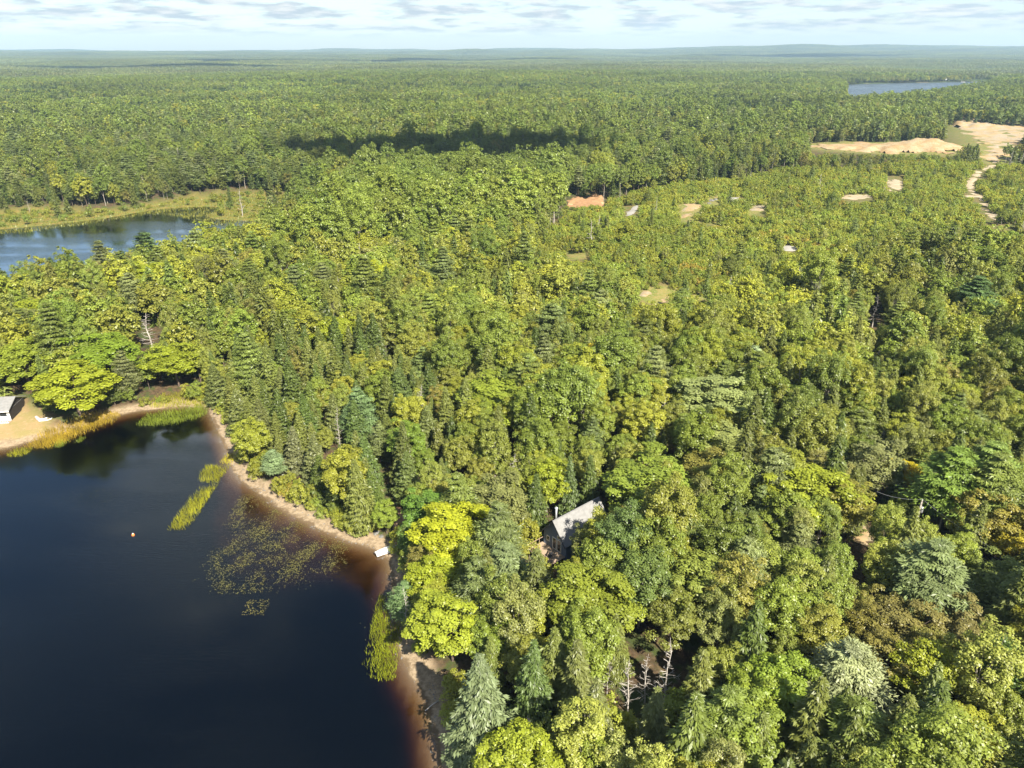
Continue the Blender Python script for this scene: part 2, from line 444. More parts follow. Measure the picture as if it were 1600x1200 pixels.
xr, yr = X.ravel(), Y.ravel()
def soft(poly, w):
    return np.clip(0.5 - signed(poly, xr, yr) / w, 0, 1)
# only the lake where people come and go has a beach
sd_main = signed(LAKE, xr, yr)
put(gme, 'sd', np.where(SDt < 0, SDt, np.where(sd_main < 30, sd_main, 30)))
put(gme, 'marsh', soft(MARSH, 5))
put(gme, 'scrub', np.maximum(np.maximum(soft(OPEN1, 10), soft(OPEN2, 5)), np.maximum(np.maximum(soft(OPEN3, 5), 0.45 * soft(SCRUB, 20)), np.maximum(np.clip(1 - signed(PIT1, xr, yr) / 30, 0, 1), np.clip(1 - signed(PIT2, xr, yr) / 40, 0, 1)))))
put(gme, 'yard', soft(YARD, 4))
put(gme, 'clay', soft(CLAY, 4))
put(gme, 'far', np.clip((np.hypot(xr, yr) - 700) / 600, 0, 1))
ground = link('ground', gme); tag(ground, kind='structure')

def water_body(name, poly, mat, margin=6.0, depth=7.5):
    c = poly.mean(0)
    nrm = np.roll(poly, -1, 0) - np.roll(poly, 1, 0)
    nrm = np.stack([nrm[:, 1], -nrm[:, 0]], 1); nrm /= np.linalg.norm(nrm, axis=1)[:, None] + 1e-9
    area = 0.5 * np.sum(poly[:, 0] * np.roll(poly[:, 1], -1) - np.roll(poly[:, 0], -1) * poly[:, 1])
    if area < 0: nrm = -nrm
    p = poly + nrm * margin
    n = len(p)
    v = [(a, b, 0.0) for a, b in p] + [(a, b, -depth) for a, b in p]
    f = [tuple(range(n)), tuple(range(2 * n - 1, n - 1, -1))] + [(i, n + i, n + (i + 1) % n, (i + 1) % n) for i in range(n)]
    if area < 0: f = [t[::-1] for t in f]
    me = bpy.data.meshes.new(name); me.from_pydata(v, [], f); me.update()
    o = link(name, me, None, mat); tag(o, kind='structure')
    return o
water_body('lake', LAKE, M['water'], 2.0)
water_body('pond', POND, M['pond_water'], 1.5)
water_body('far_lake', FAR_LAKE, M['far_water'], 3.0)

def sheet(name, poly, step, mat, lift=0.25, bumpf=None, rag=1.0):
    """a ragged sheet of bare ground laid on the terrain"""
    x0, y0 = poly.min(0) - step; x1, y1 = poly.max(0) + step
    xs, ys = np.arange(x0, x1, step), np.arange(y0, y1, step)
    A, B = np.meshgrid(xs, ys); a, b = A.ravel(), B.ravel()
    s = signed(poly, a, b) + rag * wave(a, b, 9 * step, 6)
    z = terrain(a, b)[0]
    edge = np.clip(-s / (2.5 * step), -1, 1)
    z = z + lift * edge
    if bumpf is not None: z = z + bumpf(a, b) * np.clip(edge, 0, 1)
    keep = s < 1.5 * step
    id_ = np.arange(len(a)).reshape(len(ys), len(xs))
    q = np.stack([id_[:-1, :-1], id_[:-1, 1:], id_[1:, 1:], id_[1:, :-1]], -1).reshape(-1, 4)
    q = q[keep[q].all(1)]
    used = np.unique(q); re = np.full(len(a), -1); re[used] = np.arange(len(used))
    me = mesh_np(name, np.stack([a, b, z], 1)[used], re[q], mats=[mat], smooth=True)
    o = link(name, me); tag(o, kind='structure')
    return o
def sand_mat(name, a, b, c, scale=0.12):
    m, n, l = new_mat(name)
    g = nd(n, 'NewGeometry').outputs['Position']
    col1 = mixc(n, l, ramp(n, l, noise(n, l, scale, 5, g), 0.4, 0.6), a, b)
    col1 = mixc(n, l, ramp(n, l, noise(n, l, scale * 7, 5, g, 0.7), 0.5, 0.7), col1, c)
    p = nd(n, 'BsdfPrincipled'); p.inputs['Roughness'].default_value = 0.95; p.inputs['Specular IOR Level'].default_value = 0.1
    l.new(col1, p.inputs['Base Color']); l.new(p.outputs[0], nd(n, 'OutputMaterial').inputs['Surface'])
    return m
M['pit_sand'] = sand_mat('pit sand', (0.30, 0.20, 0.10), (0.33, 0.25, 0.15), (0.17, 0.12, 0.06))
M['pit_gravel'] = sand_mat('pit gravel', (0.30, 0.25, 0.18), (0.33, 0.23, 0.115), (0.19, 0.16, 0.10))
M['track'] = sand_mat('track gravel', (0.36, 0.30, 0.21), (0.32, 0.25, 0.16), (0.25, 0.20, 0.12), 0.3)
pc = [np.array(G(px, py, 4)) for px, py in ((1395, 237), (1440, 236), (1465, 239), (1330, 236))]
def piles(x, y):
    z = 0
    for c, h, w in zip(pc, (2.6, 4.4, 3.2, 1.6), (20, 15, 14, 20)):
        z = z + h * np.exp(-((x - c[0]) ** 2 / (w * 1.3) ** 2 + (y - c[1]) ** 2 / w ** 2))
    return z * (1 + 0.12 * wave(x, y, 9, 1))
pb = np.array(G(1560, 196, 4))
def bank2(x, y):
    return 5.5 * np.clip((y - pb[1] + 70) / 60, 0, 1) * (1 + 0.15 * wave(x, y, 30, 2))
PITS = [PIT1, PIT2]
sheet('sand_pit', PIT1, 2.5, M['pit_sand'], 0.3, piles, 6.5)
sheet('gravel_pit', PIT2, 3.0, M['pit_gravel'], 0.3, bank2, 8.0)
BARE = []
def bare(name, pts, mat, step=1.0, z=4, rag=1.5, bumpf=None):
    p = world_poly(pts, z, 1); BARE.append(p)
    return sheet(name, p, step, mat, 0.22, bumpf, rag)
def strip(pts, w, z=4):
    """a band of width w (metres) along pixel points"""
    c = np.array([G(a, b, z) for a, b in pts])
    for _ in range(2):
        q = 0.75 * c[:-1] + 0.25 * c[1:]; r = 0.25 * c[:-1] + 0.75 * c[1:]
        c = np.vstack([c[:1], np.stack([q, r], 1).reshape(-1, 2), c[-1:]])
    t = np.gradient(c, axis=0); t /= np.linalg.norm(t, axis=1)[:, None]
    nn = np.stack([-t[:, 1], t[:, 0]], 1) * w / 2
    return np.vstack([c + nn, (c - nn)[::-1]])
TRACK = strip([(1556,252),(1546,262),(1524,277),(1513,288),(1516,301),(1531,314),(1540,328),(1548,345),(1558,355),(1592,361)], 3.5)
BARE.append(TRACK); sheet('dirt_track', TRACK, 1.0, M['track'], 0.2, None, 0.5)
bare('bare_patch', [(1385,303),(1388,284),(1402,278),(1412,287),(1408,301)], M['track'])
bare('bare_patch', [(1310,316),(1330,309),(1362,309),(1366,314),(1338,319)], M['track'])
bare('bare_patch', [(1488,316),(1500,310),(1520,310),(1520,316)], M['track'])
bare('bare_patch', [(1065,334),(1072,321),(1090,322),(1096,328),(1078,334)], M['pit_gravel'], 0.8)
bare('bare_patch', [(1062,346),(1068,338),(1082,338),(1076,347)], M['pit_sand'], 0.8)
bare('bare_patch', [(1104,353),(1112,347),(1126,348),(1124,354)], M['pit_sand'], 0.8)
bare('bare_patch', [(1130,322),(1142,313),(1158,314),(1150,322)], M['concrete'], 0.8)
bare('bare_patch', [(1168,334),(1176,326),(1196,328),(1194,338)], M['pit_gravel'], 0.8)
bare('gravel_lane', [(976,337),(982,327),(994,319),(999,320),(991,333),(983,340)], M['concrete'], 0.8, 4, 0.2)
bare('gravel_lane', [(1222,393),(1226,387),(1246,388),(1245,394)], M['concrete'], 0.8, 4, 0.2)
bare('bare_patch', [(996,466),(1002,458),(1018,460),(1012,468)], M['pit_gravel'], 0.6, 4, 0.4)
bare('bare_patch', [(1032,472),(1042,466),(1046,470),(1036,480)], M['pit_sand'], 0.6, 4, 0.4)
bare('bare_patch', [(1332,848),(1340,818),(1352,822),(1362,850),(1350,862)], M['pit_gravel'], 0.4, 4, 0.9)
bare('foot_path', [(606,836),(618,812),(612,792),(624,786),(640,800),(634,820),(620,842)], simple('russet needle litter', (0.30, 0.16, 0.09), 0.95, (0.40, 0.27, 0.18), 1.5), 0.5, 2, 0.3)
CB = np.array(G(914, 312, 4))
sheet('clay_bank', CLAY, 0.9, simple('orange clay', (0.32, 0.18, 0.09), 0.95, (0.24, 0.135, 0.065), 0.5), 0.2,
      lambda x, y: 2.2 * np.clip((y - CB[1] + 9) / 16, 0, 1) * (1 + 0.25 * wave(x, y, 7, 3)), 2.6)

# ------------------------------------------------------------------ tree shapes
def unit(a):
    return a / (np.linalg.norm(a, axis=-1, keepdims=True) + 1e-9)
def leaf_quads(c, nrm, size, aspect=1.0, along=None, r=None, wd=0.62):
    """a pointed leaf spray at each c, facing nrm"""
    nrm = unit(nrm)
    if along is None: along = r.normal(size=c.shape)
    t = unit(along - nrm * np.sum(along * nrm, -1, keepdims=True)); b = np.cross(nrm, t)
    s = np.asarray(size).reshape(-1, 1)
    v = np.stack([c - t * s * aspect, c - b * s * wd + t * s * 0.1, c + t * s * aspect, c + b * s * wd + t * s * 0.1], 1).reshape(-1, 3)
    return v
def tube_np(p0, p1, r0, r1, n=4):
    a = unit(np.array(p1) - p0); o = unit(np.cross(a, [0.31, 0.77, 0.55])); q = np.cross(a, o)
    w = np.arange(n) * 6.28318 / n
    ring = np.cos(w)[:, None] * o + np.sin(w)[:, None] * q
    v = np.vstack([p0 + ring * r0, p1 + ring * r1])
    f = [(k, (k + 1) % n, n + (k + 1) % n, n + k) for k in range(n)]
    return v, f
class Wood:
    def __init__(s): s.v, s.f, s.n = [], [], 0
    def tube(s, p0, p1, r0, r1, n=4):
        v, f = tube_np(np.asarray(p0, float), np.asarray(p1, float), r0, r1, n)
        s.v.append(v); s.f += [tuple(i + s.n for i in q) for q in f]; s.n += len(v)
    def arrays(s): return np.vstack(s.v), np.array(s.f)

def bend_trunk(w, r, h, r0, lean=0.25, n=5, top=0.15, sides=6):
    pts = [np.zeros(3)]
    for i in range(1, n + 1):
        pts.append(np.array([r.normal() * lean * i / n, r.normal() * lean * i / n, h * i / n]))
    pts[0][2] = -0.6
    for i in range(n):
        w.tube(pts[i], pts[i + 1], r0 * (1 - (1 - top) * i / n), r0 * (1 - (1 - top) * (i + 1) / n), sides)
    return pts

def broadleaf(seed, h, rad, rzf=0.36, n_clump=60, n_leaf=110, leaf=0.20, clump=0.30, flat=0.7, droop=0.0, tr=0.16, open_=0.0, limbs=16):
    r = np.random.default_rng(seed)
    w = Wood()
    rz = h * rzf; zc = h - rz * 0.98
    pts = bend_trunk(w, r, zc + rz * 0.3, tr)
    # unequal lobes make the outline uneven
    i = np.arange(n_clump) + 0.5
    ct = 1 - 1.72 * i / n_clump
    ph = i * 2.39996 + r.normal(size=n_clump) * 0.35
    st = np.sqrt(np.maximum(1 - ct ** 2, 0))
    d = np.stack([st * np.cos(ph), st * np.sin(ph), ct], 1)
    lob = 1 + 0.16 * np.sin(2 * ph + r.uniform(0, 6)) + 0.12 * np.sin(3 * ph + 4 * ct + r.uniform(0, 6))
    rf = r.uniform(0.66, 1.0, n_clump) * lob
    rf[r.random(n_clump) < 0.22] *= 0.55
    taper = np.where(ct < 0, 1 - 0.25 * ct ** 2, 1)
    c = d * rf[:, None] * np.array([rad, rad, rz]) * taper[:, None]; c[:, 2] += zc
    if open_: 
        keep = r.random(n_clump) > open_; c, d = c[keep], d[keep]
    nc = len(c)
    rc = rad * clump * r.uniform(0.7, 1.35, nc)
    for k in r.permutation(nc)[:limbs]:
        b = pts[2] * (1 - (k % 3) / 3) + pts[4] * ((k % 3) / 3)
        m = (b + c[k]) / 2 + np.array([0, 0, -0.25])
        w.tube(b, m, tr * 0.38, tr * 0.25, 4); w.tube(m, c[k], tr * 0.25, tr * 0.08, 3)
    nl = n_leaf
    dd = unit(r.normal(size=(nc, nl, 3)) + 0.75 * d[:, None, :] + np.array([0, 0, 0.45]))
    pos = c[:, None, :] + dd * (rc[:, None, None] * r.uniform(0.45, 1.08, (nc, nl, 1))) * np.array([1, 1, flat])
    pos[:, :, 2] -= droop * np.abs(r.normal(size=(nc, nl))) * rc[:, None]
    nr = 0.6 * dd + np.array([0, 0, 0.6]) + 0.32 * r.normal(size=dd.shape)
    v = leaf_quads(pos.reshape(-1, 3), nr.reshape(-1, 3), leaf * r.uniform(0.7, 1.35, nc * nl), 1.0, None, r)
    var = np.repeat((r.uniform(0.84, 1.16, (nc, 1)) * r.uniform(0.85, 1.16, (nc, nl))).ravel(), 4)
    return w, v, var

def spruce(seed, h, rad, whorls=34, per=8, seg=7, leaf=0.24, tr=0.15, gap=0.05, start=0.06):
    r = np.random.default_rng(seed)
    w = Wood(); bend_trunk(w, r, h, tr, 0.08, 4, 0.06)
    P, N, A, S, V = [], [], [], [], []
    for i in range(whorls):
        t = start + (0.985 - start) * (i / (whorls - 1)) ** 0.93
        z = h * t
        L = rad * ((1 - t) ** 0.82) * (0.95 + 0.1 * r.normal()) + 0.10
        nb = max(4, int(per * (0.6 + 0.6 * (1 - t))))
        a0 = r.uniform(0, 6.28)
        for k in range(nb):
            if r.random() < gap: continue
            a = a0 + 6.283 * k / nb + r.normal() * 0.18
            l_ = L * r.uniform(0.72, 1.18); v = r.uniform(0.82, 1.2)
            dirv = np.array([math.cos(a), math.sin(a), 0.0]); side = np.array([-dirv[1], dirv[0], 0])
            ns = max(2, int(seg * (0.35 + 0.65 * l_ / rad)))
            if l_ > 0.5 * rad and r.random() < 0.3: w.tube((0, 0, z), dirv * l_ * 0.7 + np.array([0, 0, z - 0.15 * l_]), 0.03, 0.012, 3)
            for q in range(ns):
                s = (q + 0.6) / ns
                zz = z - 0.20 * l_ * math.sin(s * 2.4) + 0.10 * l_ * s * s
                p = dirv * l_ * s + np.array([0, 0, zz])
                wd = (0.30 * l_ * (1.15 - s) + 0.16)
                for sd_ in ((-1, -0.5, 0, 0.5, 1) if seg > 5 else (-1, 0, 1)):
                    o = side * sd_ * wd * r.uniform(0.55, 1.0) - np.array([0, 0, abs(sd_) * 0.10 + r.uniform(0, 0.12)])
                    P.append(p + o); A.append(dirv * 0.9 + side * sd_ * 0.75 + np.array([0, 0, -0.22]) + r.normal(size=3) * 0.2)
                    N.append(np.array([0, 0, 1.0]) + 0.35 * dirv + side * sd_ * 0.35 + r.normal(size=3) * 0.38)
                    S.append(leaf * r.uniform(0.8, 1.35)); V.append(v * r.uniform(0.85, 1.18))
    v = leaf_quads(np.array(P), np.array(N), np.array(S), 1.35, np.array(A), None, 0.40)
    return w, v, np.repeat(V, 4)

def pine(seed, h, rad, whorls=13, per=6, tufts=6, nq=15, leaf=0.24, tr=0.2, start=0.28):
    r = np.random.default_rng(seed)
    w = Wood(); bend_trunk(w, r, h * 0.97, tr, 0.2, 5, 0.1)
    P, N, A, S, V = [], [], [], [], []
    for i in range(whorls):
        t = start + (0.97 - start) * i / (whorls - 1)
        z = h * t
        prof = min(1.0, 1.5 * (1 - t) ** 0.75 + 0.08) * (0.75 + 0.25 * min(1, (t - start) * 6))
        nb = per if t < 0.85 else 4
        a0 = r.uniform(0, 6.28)
        for k in range(nb):
            a = a0 + 6.283 * k / nb + r.normal() * 0.25
            l_ = rad * prof * r.uniform(0.55, 1.15); v = r.uniform(0.75, 1.25)
            dirv = np.array([math.cos(a), math.sin(a), 0.0]); side = np.array([-dirv[1], dirv[0], 0])
            rise = r.uniform(0.02, 0.22)
            w.tube((0, 0, z), dirv * l_ * 0.9 + np.array([0, 0, z + rise * l_ * 0.8]), 0.055, 0.015, 3)
            for q in range(tufts):
                s = 0.30 + 0.72 * (q + 0.5) / tufts
                c = dirv * l_ * s + side * r.normal() * 0.18 * l_ + np.array([0, 0, z + rise * l_ * s * s + r.normal() * 0.05])
                rt = 0.20 * l_ + 0.28
                o = r.normal(size=(nq, 3)) * np.array([0.5, 0.5, 0.13]) * rt
                P.append(c + o); 
                A.append(unit(o * np.array([1, 1, 0.3])) + dirv * 0.8 + np.array([0, 0, 0.25]) + r.normal(size=(nq, 3)) * 0.3)
                N.append(np.array([0, 0, 1.0]) + 0.4 * dirv + r.normal(size=(nq, 3)) * 0.45)
                S.append(leaf * r.uniform(0.75, 1.3, nq)); V.append(v * r.uniform(0.85, 1.18) * r.uniform(0.9, 1.1, nq))
    P = np.vstack(P)
    v = leaf_quads(P, np.vstack(N), np.concatenate(S), 1.3, np.vstack(A), None, 0.36)
    return w, v, np.repeat(np.concatenate(V), 4)

def dead(seed, h, rad, nb=34, tr=0.16, start=0.2):
    r = np.random.default_rng(seed)
    w = Wood(); pts = bend_trunk(w, r, h, tr, 0.3, 5, 0.12)
    for k in range(nb):
        t = start + (0.96 - start) * k / nb
        i = min(4, int(t * 5)); f = t * 5 - i
        b = pts[i] * (1 - f) + pts[i + 1] * f
        a = r.uniform(0, 6.28); L = rad * (1.15 - t) * r.uniform(0.5, 1.2)
        e = b + np.array([math.cos(a) * L, math.sin(a) * L, L * r.uniform(0.0, 0.6)])
        w.tube(b, e, 0.05, 0.018, 3)
        for j in range(3):
            s = r.uniform(0.35, 0.9); q = b * (1 - s) + e * s
            a2 = a + r.choice([-1, 1]) * r.uniform(0.4, 1.0)
            w.tube(q, q + np.array([math.cos(a2), math.sin(a2), r.uniform(-0.1, 0.5)]) * L * 0.38, 0.022, 0.008, 3)
    return w, None, None

PROTO = {}     # (kind, level) -> list of (whole, trunk, crown, height, radius)
def make(kind, level, gen, bark, h, rad):
    w, v, var = gen
    wv, wf = w.arrays()
    trunk = mesh_np(kind + '_trunk', wv, wf, v=np.ones(len(wv)), mats=[bark])
    if v is None:
        PROTO.setdefault((kind, level), []).append((trunk, trunk, None, h, rad)); return
    nq = len(v) // 4
    lq = np.arange(nq * 4).reshape(-1, 4)
    crown = mesh_np(kind + '_crown', v, lq, v=var, mats=[M['leaf']]) if level == 0 else None
    whole = mesh_np(kind, np.vstack([wv, v]), np.vstack([wf, lq + len(wv)]), v=np.concatenate([np.ones(len(wv)), var]),
                    mats=[bark, M['leaf']], matidx=np.concatenate([np.zeros(len(wf)), np.ones(nq)]))
    PROTO.setdefault((kind, level), []).append((whole, trunk, crown, h, rad))
LV = [(1.55, 0.66), (0.36, 1.3), (0.11, 2.5)]     # share of leaves and leaf size at each level of detail
for lev, (q, s) in enumerate(LV):
    cn = (1.75, 1.4, 0.6)[lev]; cs = (0.80, 0.86, 1.05)[lev]
    nv = (3, 3, 2)[lev]
    for k in range(nv):
        S_ = 100 * k + 7
        hh = (1.0, 0.9, 1.1, 0.97)[k]
        lf = lambda a: max(3, int(a * q * 1.1 / cn ** 0.6))
        lim = (16, 7, 2)[lev]
        make('maple_tree', lev, broadleaf(S_ + 1, 12 * hh, 3.5, 0.37, int(64 * cn), lf(115), 0.21 * s, 0.30 * cs, limbs=lim), M['bark'], 12 * hh, 3.5)
        make('birch_tree', lev, broadleaf(S_ + 2, 12 * hh, 2.5, 0.40, int(52 * cn), lf(95), 0.17 * s, 0.33 * cs, 0.9, 0.25, 0.11, 0.12, lim), M['birch_bark'], 12 * hh, 2.5)
        make('poplar_tree', lev, broadleaf(S_ + 3, 16 * hh, 3.6, 0.31, int(70 * cn), lf(105), 0.21 * s, 0.30 * cs, 0.75, 0, 0.17, 0.05, lim), M['birch_bark'], 16 * hh, 3.6)
        make('oak_tree', lev, broadleaf(S_ + 4, 10.5 * hh, 3.6, 0.38, int(70 * cn), lf(100), 0.18 * s, 0.25 * cs, 0.6, 0.1, 0.17, 0.22, lim), M['bark'], 10.5 * hh, 3.6)
        sg = (9, 4, 2)[lev]; srd = (2.9, 3.2, 3.5)[k]
        make('spruce_tree', lev, spruce(S_ + 5, 12 * hh, srd, (34, 22, 12)[lev], (9, 7, 5)[lev], sg, (0.23, 0.42, 0.8)[lev], gap=(0.05, 0.05, 0.0)[lev]), M['bark'], 12 * hh, srd)
        if lev == 0 and k == 2: make('spruce_tree', 0, spruce(995, 13, 4.4, 32, 12, 12, 0.23), M['bark'], 13, 4.4)
        make('pine_tree', lev, pine(S_ + 6, 15 * hh, 4.0, (14, 12, 8)[lev], (6, 5, 4)[lev], (7, 5, 3)[lev], (34, 12, 5)[lev], (0.19, 0.36, 0.8)[lev], start=(0.2, 0.28, 0.34, 0.22)[k]), M['bark'], 15 * hh, 4.0)
        make('sapling', lev, broadleaf(S_ + 8, 4.6 * hh, 1.35, 0.44, int(22 * (1 if lev < 2 else .4)), max(3, int(70 * (q ** 0.8))), 0.155 * s, 0.40, 0.9, 0.1, 0.05, 0.0, 4), M['bark'], 4.6 * hh, 1.35)
        make('shrub', lev, broadleaf(S_ + 9, 1.9 * hh, 1.25, 0.52, int(16 * (1 if lev < 2 else .5)), max(3, int(70 * (q ** 0.8))), 0.13 * s, 0.42, 0.8, 0.1, 0.03, 0.0, 3), M['bark'], 1.9 * hh, 1.25)
        make('dead_tree', lev, dead(S_ + 10, 10 * hh, 2.0, (34, 24, 10)[lev]), M['dead'], 10 * hh, 2.0)

# ------------------------------------------------------------------ which tree grows where
TONES = {   # kind: [(weight, tone words, leaf colour)]
 'maple_tree': [(.36, 'yellow-green', (0.303, 0.291, 0.032)), (.28, 'mid green', (0.182, 0.230, 0.034)), (.24, 'olive green', (0.248, 0.230, 0.040)), (.105, 'dark green', (0.121, 0.168, 0.030)), (.015, 'golden yellow', (0.440, 0.337, 0.023))],
 'birch_tree': [(.4, 'pale green', (0.259, 0.270, 0.059)), (.35, 'light green', (0.215, 0.250, 0.046)), (.25, 'greyish green', (0.259, 0.240, 0.084))],
 'poplar_tree': [(.6, 'leafy green', (0.176, 0.230, 0.042)), (.4, 'fresh green', (0.209, 0.250, 0.044))],
 'oak_tree': [(.5, 'brownish olive', (0.259, 0.204, 0.046)), (.14, 'rusty brown', (0.264, 0.173, 0.049)), (.36, 'dull olive', (0.231, 0.209, 0.046))],
 'spruce_tree': [(.30, 'dark green', (.090, .128, .034)), (.45, 'olive', (.158, .175, .046)), (.25, 'deep green', (.115, .158, .036))],
 'pine_tree': [(.35, 'blue-green', (0.176, 0.219, 0.081)), (.45, 'soft green', (0.182, 0.224, 0.053)), (.20, 'pale silvery green', (0.253, 0.275, 0.114))],
 'sapling': [(.5, 'fresh green', (0.182, 0.235, 0.034)), (.38, 'yellowish green', (0.281, 0.275, 0.034)), (.12, 'dark green', (0.116, 0.163, 0.030))],
 'shrub': [(.52, 'green', (0.205, 0.250, 0.036)), (.40, 'yellowish', (0.319, 0.281, 0.032)), (.08, 'ochre', (0.418, 0.260, 0.043))],
 'dead_tree': [(1, 'bare grey', (0.330, 0.306, 0.285))],
}
KINDS = list(TONES)
KI = {k: i for i, k in enumerate(KINDS)}
